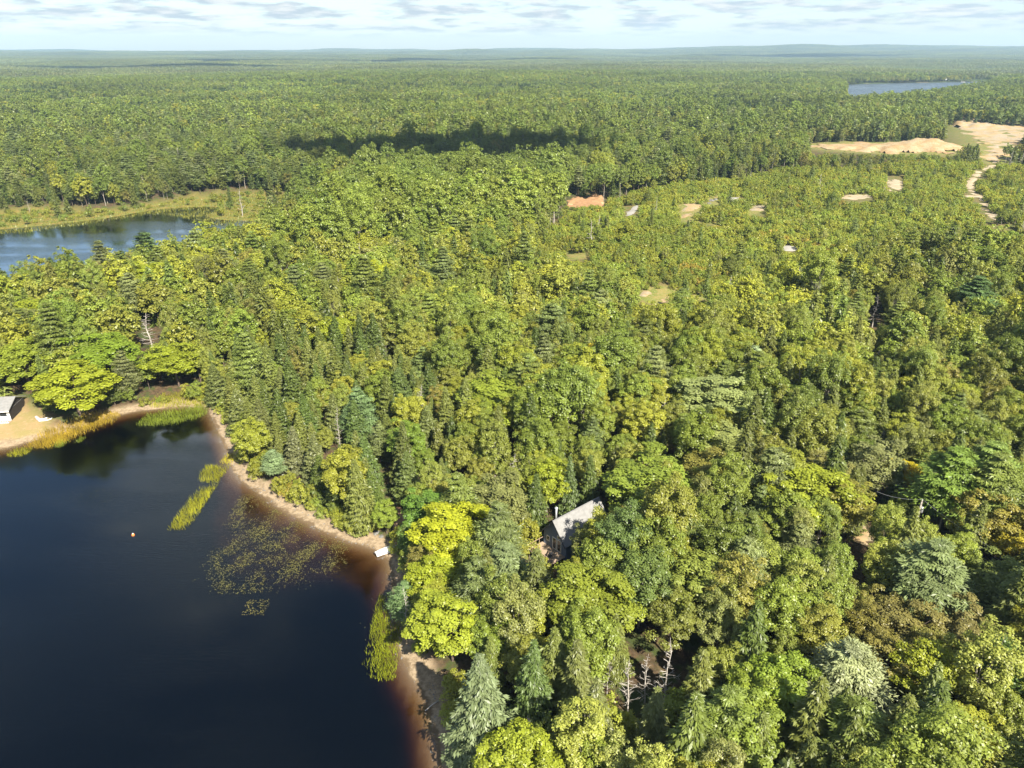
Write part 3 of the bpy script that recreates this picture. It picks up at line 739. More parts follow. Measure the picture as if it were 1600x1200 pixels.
# trees that stand out in the photograph: kind, crown middle (px), crown width (px), tone, height in metres
HERO = [
 ('spruce_tree',752,1105,142,'blue-green',17,(.135,.165,.080)), ('maple_tree',812,1188,118,'lemon yellow',11,(.215,.245,.022)), ('spruce_tree',832,1068,92,'mid green',15,(.065,.115,.028)),
 ('maple_tree',921,938,132,'bright yellow-green',13,(.155,.178,.020)), ('spruce_tree',842,915,92,'olive',14,(.115,.125,.036)), ('pine_tree',792,892,92,'pale blue-green',13,(.150,.185,.080)),
 ('maple_tree',716,832,122,'bright lemon yellow',12,(.275,.29,.018)), ('maple_tree',690,896,92,'lemon green',8.5,(.22,.25,.02)), ('maple_tree',705,968,120,'yellow-green',11,(.22,.25,.025)),
 ('pine_tree',632,935,52,'blue-green',7.5,(.12,.18,.07)), ('maple_tree',668,800,80,'mid green',10,(.10,.17,.026)),
 ('oak_tree',914,848,54,'greyish olive',8.5,(.150,.160,.045)), ('poplar_tree',978,842,82,'deep green',15,(.092,.130,.036)), ('poplar_tree',1004,905,96,'dark green',13,(.105,.14,.034)),
 ('maple_tree',1010,765,150,'fresh green',13,(.155,.195,.028)), ('oak_tree',1108,742,108,'brownish olive',11,(.180,.165,.036)), ('maple_tree',856,752,66,'lime yellow',11,(.21,.24,.02)),
 ('spruce_tree',893,760,46,'dark green',13,(.06,.10,.03)), ('birch_tree',779,782,92,'greyish olive',12,(.175,.165,.055)), ('maple_tree',1098,915,128,'dull green',12,(.165,.19,.035)),
 ('oak_tree',1050,960,90,'olive',11,(.14,.15,.03)), ('spruce_tree',898,1065,90,'olive',14,(.125,.130,.036)), ('spruce_tree',935,1135,92,'greyish olive',14,(.14,.145,.05)),
 ('spruce_tree',1022,1135,92,'pale olive',13,(.16,.17,.06)), ('maple_tree',1172,1095,96,'bright green',11,(.175,.215,.026)), ('maple_tree',1222,1075,112,'lively green',12,(.17,.225,.026)),
 ('dead_tree',984,1072,40,'bleached',9,None), ('dead_tree',1010,1066,36,'bleached',9,None), ('dead_tree',1042,1060,54,'bleached',11,None), ('dead_tree',826,1146,34,'bleached',7,None),
 ('pine_tree',1452,895,130,'blue-green',15,(.155,.19,.076)), ('pine_tree',1328,1065,128,'silvery pale green',14,(.225,.245,.125)), ('pine_tree',1483,752,122,'grass green',16,(.14,.20,.036)),
 ('pine_tree',1540,738,108,'light green',15,(.16,.215,.05)), ('oak_tree',1572,815,116,'golden brown',12,(.215,.175,.036)), ('maple_tree',1600,855,96,'golden',10,(.27,.225,.022)),
 ('oak_tree',1417,978,126,'rusty brown',9,(.185,.145,.045)), ('oak_tree',1506,985,108,'reddish brown',9,(.190,.140,.046)), ('oak_tree',1385,1035,104,'brownish olive',9.5,(.20,.15,.036)),
 ('oak_tree',1522,1056,96,'tawny',9,(.195,.145,.04)), ('maple_tree',1452,1052,98,'yellow-green',11,(.21,.23,.02)), ('maple_tree',1576,920,96,'dull green',11,(.14,.165,.04)),
 ('maple_tree',1578,1055,110,'dark green',12,(.09,.14,.028)), ('maple_tree',1262,772,136,'yellow-green',12,(.215,.24,.024)), ('oak_tree',1322,785,92,'olive',11,(.175,.165,.03)),
 ('birch_tree',1371,722,84,'thin greyish',12,(.185,.185,.07)), ('maple_tree',1413,742,50,'golden yellow',8,(.38,.31,.016)),
 ('maple_tree',1122,622,130,'silvery green',13,(.205,.235,.085)), ('maple_tree',1175,642,70,'pale green',12,(.19,.225,.07)), ('birch_tree',1140,700,110,'pale green',12,(.205,.225,.07)),
 ('spruce_tree',1295,650,72,'olive',14,(.12,.13,.035)), ('spruce_tree',1258,640,64,'dark olive',13,(.095,.11,.03)), ('pine_tree',1178,572,46,'silvery green',13,(.20,.25,.13)),
 ('oak_tree',1290,735,76,'tawny olive',11,(.190,.180,.05)), ('maple_tree',775,628,120,'bright green',12,(.175,.21,.026)), ('spruce_tree',625,610,66,'dark green',14,(.06,.095,.026)),
 ('maple_tree',640,690,60,'mid green',11,(.13,.185,.026)), ('maple_tree',585,430,76,'bright yellow-green',12,(.27,.29,.022)), ('maple_tree',525,520,66,'yellow-green',11,(.22,.25,.024)),
 ('pine_tree',1520,468,70,'dark green',17,(.085,.135,.045)), ('pine_tree',560,640,56,'blue-green',13,(.12,.175,.07)),
 ('maple_tree',112,600,118,'bright yellow-green',12,(.24,.265,.022)), ('maple_tree',160,552,104,'grass green',13,(.15,.205,.022)), ('maple_tree',272,562,78,'yellow-green',11,(.21,.24,.022)),
 ('maple_tree',38,560,84,'light green',12,(.19,.225,.026)), ('birch_tree',30,505,80,'greyish green',12,(.17,.185,.06)), ('dead_tree',232,520,44,'bleached white',11,None), ('dead_tree',78,555,20,'bare grey',8,None),
 ('spruce_tree',84,432,44,'dark green',14,(.05,.09,.03)), ('spruce_tree',14,455,40,'dark green',14,(.05,.09,.03)), ('spruce_tree',116,428,40,'deep green',14,(.07,.12,.026)),
 ('pine_tree',226,392,54,'dark green',17,(.07,.105,.035)), ('maple_tree',238,432,72,'lime green',12,(.225,.255,.022)), ('maple_tree',60,490,76,'yellow-green',11,(.22,.25,.022)),
 ('oak_tree',158,432,66,'tawny',12,(.19,.165,.05)), ('spruce_tree',338,598,50,'olive',12,(.11,.125,.04)),
 ('spruce_tree',371,640,50,'olive',13,(.115,.125,.036)), ('spruce_tree',408,660,58,'brownish olive',14,(.11,.11,.036)), ('spruce_tree',440,612,48,'olive',13,(.12,.13,.036)),
 ('spruce_tree',458,702,48,'greyish',12,(.13,.125,.07)), ('spruce_tree',488,715,52,'grey olive',13,(.135,.14,.06)), ('spruce_tree',556,664,56,'dark green',14,(.06,.105,.026)),
 ('spruce_tree',572,718,56,'deep green',13,(.065,.115,.026)), ('spruce_tree',636,742,60,'olive green',13,(.085,.115,.03)), ('spruce_tree',520,650,46,'olive',13,(.12,.13,.04)),
 ('spruce_tree',668,668,58,'olive',13,(.105,.12,.034)), ('pine_tree',425,722,40,'pale blue-green',7,(.17,.225,.11)), ('dead_tree',528,672,16,'bleached',11,None), ('dead_tree',1368,486,28,'bleached white',10,None),
 ('dead_tree',1415,500,22,'bleached',9,None), ('dead_tree',1442,500,18,'bare grey',8,None), ('birch_tree',640,842,40,'mid green',7.5,(.12,.18,.035)), ('maple_tree',602,802,42,'light green',6.5,(.17,.215,.03)),
 ('dead_tree',634,955,24,'bleached white',9,None), ('dead_tree',1372,745,40,'bare pale',10,None),
]
rows = []          # x, y, z, kind, sx(width scale), sz(height scale), rot, tone, tint, hero
hero_xy = []
for hnum, (kind, px, py, wpx, tone, h, tint) in enumerate(HERO):
    pr = PROTO[(kind, 0)]
    var = hnum % min(3, len(pr))
    if kind == 'spruce_tree': var = 3 if wpx > 110 else var
    ph_, prad = pr[var][3], pr[var][4]
    frac = {'spruce_tree': 0.52, 'pine_tree': 0.60, 'dead_tree': 0.5}.get(kind, 0.66)
    if kind == 'spruce_tree' and px < 700 and 560 < py < 760: h = h * 0.84
    x, y, z = on_ground(px, py, h * frac)
    dep = project(x, y, z + h * frac)[2]
    rad = wpx * dep / F / 2
    rows.append(dict(x=x, y=y, z=z, kind=kind, var=var, sx=rad / (prad * (1.0 if kind != 'pine_tree' else 0.95)), sz=h / ph_, rot=rng.uniform(0, 6.28), tone=tone, tint=tuple(np.array((.115, .135, .04) if (kind == 'spruce_tree' and wpx < 130) else (tint or (.3, .3, .3))) * 0.42 * (1.28, 1.26, 1.3) + np.array(tint or (.3, .3, .3)) * 0.58 * (1.28, 1.26, 1.3)), hero=True))
    hero_xy.append((x, y, rad))
hero_xy = np.array(hero_xy)
for t in rows:
    c = np.array(t['tint']); c[0] = min(c[0], c[1] * (1.16 if t['kind'] == 'oak_tree' else 1.4 if 'gold' in t['tone'] else 0.97)); t['tint'] = tuple(c)

# windows in the canopy: px boxes that must stay open in front of the things behind them (x0, y0, x1, y1, distance of the thing)
CABIN = np.array(G(863.7, 814.4, 10.4))
KEEP = [(842,784,938,806,97),(838,806,882,872,95),(584,842,626,874,92),(-10,606,26,664,148),(26,634,82,668,150),(1432,780,1448,806,112),(1462,800,1476,832,108),
        (1268,217,1495,240,600),(1480,187,1600,226,700),(1535,226,1570,254,600),(1538,252,1556,264,560),(1522,264,1542,280,540),(1510,278,1526,296,500),(1510,292,1524,306,480),(1520,302,1538,318,470),(1532,314,1546,334,460),(1540,332,1556,350,440),(1550,348,1590,362,430),(1386,272,1412,300,500),(1314,306,1366,315,480),
        (886,298,944,320,400),(976,319,998,338,380),(1064,318,1096,334,380),(1064,338,1082,346,370),(1104,346,1126,353,370),(1106,306,1122,320,390),(1170,326,1196,338,380),(1224,386,1246,393,310),
        (598,786,640,832,96),(1000,452,1046,474,235),(886,392,922,408,300),(1335,820,1358,856,105),(330,340,405,350,345),(337,674,345,690,130),(350,708,357,722,128),(390,760,408,772,116),(425,784,444,795,114),(450,799,470,809,112),(490,820,512,831,110),(530,838,562,850,108),(620,1010,680,1100,80),(1085,458,1112,470,236),(976,1046,1050,1066,88),(216,492,250,548,200),(1358,470,1380,510,262),(520,650,536,700,140),(812,1128,840,1165,82),(1370,710,1378,775,120),
        (0,362,50,424,330),(50,356,130,396,330),(130,348,205,384,330),(205,342,300,366,340),(300,338,345,352,345)]
# spots that the sun reaches in the photograph
LIT = [(*G(a, b, zz), zz) for a, b, zz in ((850,864,5),(862,848,5.5),(866,836,7),(890,812,8.5),(915,796,8.5),(872,826,8.5),(608,858,.6),(560,842,.4),(500,822,.4),(440,790,.4),(385,752,.4),(350,690,.4),
       (640,1030,.4),(655,1060,.4),(668,1085,.4),(676,1110,.4),(682,1140,.4),(688,1180,.4),(630,1010,.4),(612,1000,.4),(600,1040,.5),(30,650,1.5),(60,665,1),(20,680,.8),(620,815,2),(1345,838,4),(1441,790,11),(905,316,5),(935,314,5))]
def candidates(y0, y1, r0, r1, s, seed):
    r = np.random.default_rng(seed)
    xm = 0.86 * r1 + 60
    A, B = np.meshgrid(np.arange(-xm, xm, s), np.arange(y0, y1, s))
    a = A.ravel() + r.uniform(-.46, .46, A.size) * s; b = B.ravel() + r.uniform(-.46, .46, A.size) * s
    d = np.hypot(a, b)
    k = (d >= r0) & (d < r1) & (np.abs(a) < 0.86 * b + 45)
    return a[k], b[k]
def grow(x, y, far):
    n = len(x); r = np.random.default_rng(int(x[0] * 10) % 9999 + 3)
    z, sd = terrain(x, y)
    ok = sd > np.where(far, 3.0, 2.4)
    for p in PITS + BARE + [YARD]: ok &= ~inside(p, x, y)
    marsh = inside(MARSH, x, y)
    ok &= ~inside(CLAY, x, y)
    scrub = inside(SCRUB, x, y); opn = inside(OPEN1, x, y) | inside(OPEN2, x, y) | inside(OPEN3, x, y)
    pop = inside(POPLAR, x, y); spr = inside(SPRUCES, x, y); oak = inside(OAKS, x, y); lf = inside(LEFT_FAR, x, y)
    con = 0.5 + 0.5 * wave(x, y, np.interp(1.0 * far, [0, 1], [45, 240]), 5)      # where conifers gather
    con2 = 0.5 + 0.5 * wave(x, y, 700, 6)
    d = np.hypot(x, y)
    K = ['maple_tree', 'birch_tree', 'poplar_tree', 'oak_tree', 'spruce_tree', 'pine_tree', 'sapling', 'shrub', 'dead_tree']
    P = np.tile(np.array([.46, .18, .02, .018, .24, .055, .03, .01, .024]), (n, 1))
    P[:, 4] *= np.clip(0.25 + 1.8 * con, 0.1, 3); P[:, 5] *= np.clip(0.3 + 1.3 * con, .1, 3)
    f = far & ~scrub
    P[f] = np.array([.24, .17, .10, .02, .30, .14, .02, .0, .012])
    cc = np.clip(0.9 * con + 0.75 * con2 - 0.3, 0, 1.2)
    P[f, 4] *= (0.15 + 2.0 * cc[f]); P[f, 5] *= (0.4 + 1.0 * cc[f])
    P[lf] = np.array([.14, .18, .06, .03, .27, .29, .02, 0, .02])
    P[pop] = np.array([.10, .03, .68, .0, .03, .15, 0, 0, .01])
    P[spr] = np.array([.08, .05, 0, .01, .76, .05, .02, .01, .02])
    P[oak] = np.array([.15, .05, 0, .68, .06, .04, .0, .02, .0])
    P[scrub] = np.array([.022, .02, .0, .0, .022, .016, .36, .55, .004])
    P[opn] = np.array([0, 0, 0, 0, .02, .0, .12, .40, 0])
    P[marsh] = np.array([0, 0, 0, 0, .01, 0, .10, .45, 0.005])
    opn = opn | marsh
    edge = (sd < 5.5) & (d < 200)
    P[edge] = np.array([.06, .05, 0, 0, .10, .03, .26, .48, .01])
    u = r.random(n)
    ok &= ~(opn & (u > np.where(marsh, 0.565, 0.54)))
    cum = np.cumsum(P / np.where(opn, 1.0, P.sum(1))[:, None], 1)
    ks = np.array([min(int(np.searchsorted(cum[i], u[i])), 8) for i in range(n)])
    base = np.array([.86, .88, .95, .86, .86, .86, .95, 1.0, .9])[ks]
    # much the same age over wide areas, some emergent trees
    sc_ = base * np.clip(1 + 0.20 * r.normal(size=n) + 0.12 * wave(x, y, 60, 7), 0.5, 1.55)
    sc_ = np.where(scrub & (ks < 6), sc_ * 0.58, sc_)
    sc_ = np.where(scrub & (ks == 6), sc_ * 0.72, sc_)
    sc_ = np.where(scrub & (ks == 7), sc_ * 1.25, sc_)
    sc_ = np.where((ks == 4) & ~far, sc_ * 1.1, sc_)
    sc_ = np.where(spr, sc_ * 0.92, sc_)
    sc_ = np.where(pop & (ks == 2), sc_ * 1.2, sc_)
    rad = np.array([3.5, 2.5, 3.6, 3.6, 3.1, 4.0, 1.35, 1.25, 1.0])[ks] * sc_
    ht = np.array([12, 12, 16, 10.5, 12, 15, 4.6, 1.9, 10])[ks] * sc_
    # room around the trees already placed
    if not far.any():
        for hx, hy, hr in hero_xy:
            ok &= np.hypot(x - hx, y - hy) > 0.55 * hr + 0.55 * np.minimum(rad, 2.5)
        c = np.array([CABIN[0] + 3.9, CABIN[1] + 3.1])
        ok &= np.hypot(x - c[0], y - c[1]) > 6.5
    def hides(rad, ht):
        pxc, pyc, dep = project(x, y, z + 0.62 * ht)
        rp = rad * F / dep; hp = 0.42 * ht * F / dep * 0.9
        hid = np.zeros(n, bool)
        for x0, y0, x1, y1, dist in KEEP:
            hid |= (pxc + rp * 0.8 > x0) & (pxc - rp * 0.8 < x1) & (pyc + hp * 0.85 > y0) & (pyc - hp * 0.85 < y1) & (dep < dist * 1.25)
        return hid
    hid = hides(rad, ht)
    # only low growth stands in front of the openings
    ks = np.where(hid, np.where(r.random(n) < np.where(d < 200, 0.75, 0.3), 6, 7), ks); sc_ = np.where(hid, r.uniform(0.7, 1.3, n) * np.where(d < 200, 1.2, 1), sc_)
    rad = np.where(hid, 1.3 * sc_, rad); ht = np.where(hid, np.where(ks == 6, 4.6, 1.9) * sc_, ht)
    ok &= ~hides(rad, ht)
    if not far.any():
        for a_, b_, c_ in LIT:
            w_ = np.stack([x - a_, y - b_, z + 0.62 * ht - c_], 1)
            tt = w_ @ np.array(SUN)
            off_ = np.linalg.norm(w_ - tt[:, None] * np.array(SUN), axis=1)
            ok &= ~((tt > 0) & (off_ < 0.5 * rad + 0.42 * ht * 0.55))
    out = []
    for i in np.nonzero(ok)[0]:
        kind = K[ks[i]]
        tn = TONES[kind]; q = r.random(); j = 0
        # tones gather in patches
        q = float(np.clip(q * 0.75 + 0.25 * (0.5 + 0.5 * math.sin(x[i] / 17 + 2 * math.sin(y[i] / 23))), 0, 0.999))
        while q > tn[j][0] and j < len(tn) - 1: q -= tn[j][0]; j += 1
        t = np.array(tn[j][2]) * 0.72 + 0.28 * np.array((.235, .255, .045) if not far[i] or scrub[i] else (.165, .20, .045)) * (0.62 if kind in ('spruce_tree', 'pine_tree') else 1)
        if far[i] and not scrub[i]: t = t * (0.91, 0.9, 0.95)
        t = t * (1 + 0.13 * float(wave(x[i], y[i], 38, 1)) + 0.10 * float(wave(x[i], y[i], 130, 4)))
        t[0] = min(t[0], t[1] * (1.12 if kind == 'oak_tree' else 1.3 if (kind == 'shrub' and tn[j][1] == 'ochre') or 'golden' in tn[j][1] else 0.975))
        t = t * r.uniform(0.9, 1.1) * (1 + 0.02 * r.normal(size=3))
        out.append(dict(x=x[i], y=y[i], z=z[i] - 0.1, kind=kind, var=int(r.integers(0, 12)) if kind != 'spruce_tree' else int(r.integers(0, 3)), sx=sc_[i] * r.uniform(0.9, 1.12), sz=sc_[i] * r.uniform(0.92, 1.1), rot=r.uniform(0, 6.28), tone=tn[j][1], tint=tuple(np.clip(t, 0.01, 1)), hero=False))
    return out
ax, ay = candidates(18, 400, 0, 340, 3.9, 1)
near = rows + grow(ax, ay, np.zeros(len(ax), bool))
bx, by = candidates(100, 1000, 340, 950, 4.5, 2)
mid = grow(bx, by, np.hypot(bx, by) > 0)

wx, wy = candidates(40, 240, 0, 180, 1.7, 19)
wk = signed(LAKE, wx, wy); wk = (wk > 2.3) & (wk < 6.2); wx, wy = wx[wk], wy[wk]
near += [t for t in grow(wx, wy, np.zeros(len(wx), bool)) if t['kind'] in ('sapling', 'shrub')]
qx, qy = candidates(100, 800, 200, 760, 2.6, 9)
qk = inside(SCRUB, qx, qy); qx, qy = qx[qk], qy[qk]
mid += [t for t in grow(qx, qy, np.hypot(qx, qy) > 0) if t['kind'] in ('sapling', 'shrub')]

# ---- single trees: the 300 of each kind that show largest
def in_frame(t, m=25):
    px, py, _ = project(t['x'], t['y'], t['z'] + 5)
    return -m < px < 1600 + m and 60 < py < 1230
KEEP_N = {'maple_tree': 300, 'birch_tree': 300, 'poplar_tree': 300, 'oak_tree': 300, 'spruce_tree': 300, 'pine_tree': 300, 'sapling': 300, 'shrub': 300, 'dead_tree': 120}
singles, rest = [], []
byk = {}
for t in near + mid:
    t['d'] = math.hypot(t['x'], t['y'])
    (byk.setdefault(t['kind'], []) if in_frame(t) else rest).append(t)
for k, L in byk.items():
    L.sort(key=lambda t: t['d'] - (1000 if t['hero'] else 0))
    singles += L[:KEEP_N[k]]; rest += L[KEEP_N[k]:]

MARKS = [('the grey-roofed cabin', on_ground(880, 850)), ('the white upturned boat', on_ground(608, 860)), ('the power pole', on_ground(1441, 850)), ('the white-fronted house', on_ground(10, 655)),
         ('the back of the cove', on_ground(290, 630)), ('the bottom sandy hook', on_ground(655, 1060)), ('the brown oaks', on_ground(1450, 1020)), ('the dead bleached trees', on_ground(1010, 1110)),
         ('the lemon yellow maple', on_ground(716, 880)), ('the reed tongue', on_ground(345, 740)), ('the orange clay bank', on_ground(912, 318)), ('the grey gravel lane', on_ground(986, 330)),
         ('the winding dirt track', on_ground(1535, 330)), ('the sand piles', on_ground(1435, 240)), ('the pond corner', on_ground(404, 352)), ('the open ochre patch', on_ground(1050, 470)),
         ('the tall leafy stand', on_ground(700, 370)), ('the cove\'s bleached tree', on_ground(232, 560)), ('the dark lone pine', on_ground(1520, 520)), ('the silvery maple', on_ground(1122, 680)),
         ('the bright green maple', on_ground(775, 690)), ('the pale silvery pine', on_ground(1328, 1110)), ('the far marsh', on_ground(200, 325)), ('the tall stand\'s left end', on_ground(480, 400)), ('the tall stand\'s right end', on_ground(870, 330)), ('the shaded dark stand', on_ground(650, 262)), ('the bare clearing', on_ground(1110, 340)), ('the lime yellow crown', on_ground(585, 470))]
ORD = ['', 'second ', 'third ', 'fourth ', 'fifth ', 'sixth ', 'seventh ', 'eighth ', 'ninth ', 'tenth ', 'eleventh ', 'twelfth ', 'thirteenth ', 'fourteenth ', 'fifteenth ', 'sixteenth ', 'seventeenth ', 'eighteenth ',
       'nineteenth ', 'twentieth '] + [a + b for a in ('twenty-', 'thirty-', 'forty-', 'fifty-') for b in ('first ', 'second ', 'third ', 'fourth ', 'fifth ', 'sixth ', 'seventh ', 'eighth ', 'ninth ')]
GROUPS = {'maple_tree': 'maples of the lakeside wood', 'birch_tree': 'birches of the wood', 'poplar_tree': 'tall poplars behind the wood', 'oak_tree': 'brownish oaks of the wood', 'spruce_tree': 'spruces of the wood',
          'pine_tree': 'white pines of the wood', 'sapling': 'saplings of the clearing and shore', 'shrub': 'shrubs of the clearing and shore', 'dead_tree': 'dead trees in the wood'}
bins = {}
for t in singles:
    ds = [math.hypot(t['x'] - p[0], t['y'] - p[1]) for _, p in MARKS]
    i = int(np.argmin(ds)); p = MARKS[i][1]
    away = t['y'] - p[1]; right = t['x'] - p[0]
    side = ('behind' if away > 0 else 'in front of') if abs(away) > abs(right) else ('right of' if right > 0 else 'left of')
    z_ = t['sz']; size_ = '' if t['hero'] else 'tall ' if z_ > 1.08 else 'small ' if z_ < 0.80 else ''
    t['lk'] = (size_ + t['tone'], t['kind'], side, MARKS[i][0]); t['ld'] = ds[i]
    bins.setdefault(t['lk'], []).append(t)
for (tone, kind, side, mk), L in bins.items():
    L.sort(key=lambda t: t['ld'])
    kw = kind.replace('_', ' ')
    for i, t in enumerate(L):
        t['label'] = f'{tone} {kw} {side} {mk}' + (f', {ORD[min(i, len(ORD) - 1)]}nearest' if len(L) > 1 else '')
PART_R = 150.0
for t in singles:
    lev = 0 if t['d'] < 270 else 1
    pr = PROTO[(t['kind'], lev)]; whole, trunk, crown, ph_, pd_ = pr[t['var'] % len(pr)]
    cat = {'sapling': 'sapling', 'shrub': 'shrub'}.get(t['kind'], 'tree')
    tint = [float(c) for c in t['tint']]
    if t['d'] < PART_R and crown is not None and t['kind'] != 'shrub':
        o = empty(t['kind'], (t['x'], t['y'], t['z']), t['rot'])
        a = link('trunk', trunk, o); b = link('crown', crown, o); b['tint'] = tint
    else:
        o = link(t['kind'], whole); o.location = (t['x'], t['y'], t['z']); o['tint'] = tint
    o.rotation_euler = (rng.normal() * 0.03, rng.normal() * 0.03, t['rot'])
    o.scale = (t['sx'], t['sx'], t['sz'])
    tag(o, t['label'], cat, GROUPS[t['kind']])

# ---- the rest of the forest, too many to count
lib = bpy.data.collections.new('forest_models')
LIB = {}
def lib_add(key, me):
    o = bpy.data.objects.new('model_%04d' % len(LIB), me); lib.objects.link(o); LIB[key] = len(LIB)
for lev in (0, 1, 2):
    for k in KINDS:
        for j, pr in enumerate(PROTO[(k, lev)]): lib_add((k, lev, j), pr[0])
# wide tiles of small trees for the distance
for j in range(5):
    r = np.random.default_rng(300 + j)
    V, Q, T, n0 = [], [], [], 0
    W = 64.0; s = 6.2
    A, B = np.meshgrid(np.arange(-W / 2, W / 2, s), np.arange(-W / 2, W / 2, s))
    for a, b in zip(A.ravel(), B.ravel()):
        a += r.uniform(-.45, .45) * s; b += r.uniform(-.45, .45) * s
        con = r.random() < 0.45 + 0.35 * math.sin(a / 14 + j) 
        h = r.uniform(9, 15); dk = r.uniform(0.65, 0.85) if con else r.uniform(0.9, 1.2)
        m = 26
        if con:
            zz = r.uniform(0.1, 1, m); rr = 2.6 * (1 - zz) + 0.2
        else:
            zz = r.uniform(0.3, 1, m); rr = 3.6 * np.sqrt(np.maximum(0, 1 - ((zz - 0.62) / 0.40) ** 2))
        an = r.uniform(0, 6.28, m)
        c = np.stack([a + rr * np.cos(an), b + rr * np.sin(an), zz * h], 1)
        nr = np.stack([np.cos(an) * 0.7, np.sin(an) * 0.7, np.full(m, 0.7)], 1) + r.normal(size=(m, 3)) * 0.4
        V.append(leaf_quads(c, nr, r.uniform(0.8, 1.4, m), 1.0, None, r)); T.append(np.repeat(dk * r.uniform(0.85, 1.15, m), 4))
    V = np.vstack(V)
    lib_add(('tile', 0, j), mesh_np('tile', V, np.arange(len(V)).reshape(-1, 4), v=np.concatenate(T), mats=[M['leaf']]))

pts, idxs, rots, scls, tints = [], [], [], [], []
def plant(x, y, z, key, rot, sx, sz, tint):
    pts.append((x, y, z)); idxs.append(LIB[key]); rots.append((0, 0, rot)); scls.append((sx, sx, sz)); tints.append(tint)
for t in rest:
    lev = 0 if t['d'] < 130 else 1 if t['d'] < 650 else 2
    nv = len(PROTO[(t['kind'], lev)])
    plant(t['x'], t['y'], t['z'], (t['kind'], lev, t['var'] % nv), t['rot'], t['sx'], t['sz'], t['tint'])
# 950 m to 2.6 km, single trees, drawn from a short list of kinds
fx, fy = candidates(300, 2700, 950, 2600, 6.6, 3)
fz, fs = terrain(fx, fy)
r = np.random.default_rng(77)
con = 0.5 + 0.5 * wave(fx * 0.6, fy * 1.3, 220, 5); con2 = 0.5 + 0.5 * wave(fx * 0.5, fy * 1.4, 800, 6)
stand = 1 + 0.20 * wave(fx * 0.6, fy * 1.3, 300, 2) + 0.12 * wave(fx, fy, 90, 7)
cc = np.clip(1.3 * con + 1.2 * con2 - 0.8, 0.03, 1.15)
fpx, fpy, fdep = project(fx, fy, fz + 13)
hide = (fpx > 1322) & (fpx < 1530) & (fpy < np.interp(fpx, [1330, 1400, 1450, 1500, 1530], [148, 146, 142, 134, 130])) & (fdep < 1700) & (fpy > 100)
for i in np.nonzero((fs > 4) & ~hide)[0]:
    u = r.random()
    if u < cc[i] * 0.72: kind = 'spruce_tree'
    elif u < cc[i] * 0.72 + 0.14: kind = 'pine_tree'
    elif u < 0.9: kind = 'maple_tree' if r.random() < 0.55 else 'birch_tree'
    else: kind = 'poplar_tree'
    tn = TONES[kind]; j = int(np.clip((0.5 + 0.5 * wave(fx[i], fy[i], 330, 3)) * 2.2 + 0.35 * r.normal(), 0, min(3, len(tn)) - 1 + 0.99))
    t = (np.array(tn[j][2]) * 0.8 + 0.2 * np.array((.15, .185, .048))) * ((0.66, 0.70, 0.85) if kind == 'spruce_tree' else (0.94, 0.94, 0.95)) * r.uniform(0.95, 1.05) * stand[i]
    s = r.uniform(0.85, 1.25)
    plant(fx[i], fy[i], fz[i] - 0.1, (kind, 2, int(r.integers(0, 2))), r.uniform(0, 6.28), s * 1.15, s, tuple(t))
# tiles to 9 km
tx, ty = candidates(800, 13600, 2600, 13500, 62.0, 4)
tz, ts = terrain(tx, ty)
hue = wave(tx * 0.5, ty, 900, 1)
for i in range(len(tx)):
    if ts[i] < 40: continue
    t = np.array([.145, .163, .044]) * (1 + 0.24 * hue[i] + 0.05 * r.normal()); t[0] *= 1 + 0.06 * r.normal()
    plant(tx[i], ty[i], tz[i] - 0.5, ('tile', 0, int(r.integers(0, 5))), r.integers(0, 4) * math.pi / 2 + r.normal() * 0.05, 1.04, r.uniform(0.9, 1.2), tuple(np.clip(t, 0.01, 1)))

fme = bpy.data.meshes.new('forest')
fme.vertices.add(len(pts)); fme.vertices.foreach_set('co', np.array(pts, np.float32).ravel())
a = fme.attributes.new('model', 'INT', 'POINT'); a.data.foreach_set('value', np.array(idxs, np.int32))
for nm, val in (('turn', rots), ('size', scls), ('tint', tints)):
    a = fme.attributes.new(nm, 'FLOAT_VECTOR', 'POINT'); a.data.foreach_set('vector', np.array(val, np.float32).ravel())
forest = link('forest', fme)
tag(forest, 'unbroken mixed forest reaching to the horizon', 'forest', kind='stuff')
ng = bpy.data.node_groups.new('scatter_trees', 'GeometryNodeTree')
ng.interface.new_socket('Geometry', in_out='INPUT', socket_type='NodeSocketGeometry')
ng.interface.new_socket('Geometry', in_out='OUTPUT', socket_type='NodeSocketGeometry')
gi, go = ng.nodes.new('NodeGroupInput'), ng.nodes.new('NodeGroupOutput')
iop = ng.nodes.new('GeometryNodeInstanceOnPoints'); iop.inputs['Pick Instance'].default_value = True
ci = ng.nodes.new('GeometryNodeCollectionInfo'); ci.inputs['Collection'].default_value = lib
ci.inputs['Separate Children'].default_value = True; ci.inputs['Reset Children'].default_value = True
def named(nm, t):
    q = ng.nodes.new('GeometryNodeInputNamedAttribute'); q.data_type = t; q.inputs['Name'].default_value = nm
    return q.outputs['Attribute']
ng.links.new(gi.outputs[0], iop.inputs['Points']); ng.links.new(ci.outputs[0], iop.inputs['Instance'])
ng.links.new(named('model', 'INT'), iop.inputs['Instance Index'])
ng.links.new(named('turn', 'FLOAT_VECTOR'), iop.inputs['Rotation']); ng.links.new(named('size', 'FLOAT_VECTOR'), iop.inputs['Scale'])
ng.links.new(iop.outputs[0], go.inputs[0])
mod = forest.modifiers.new('scatter', 'NODES'); mod.node_group = ng
print('singles', len(singles), 'instances', len(pts))

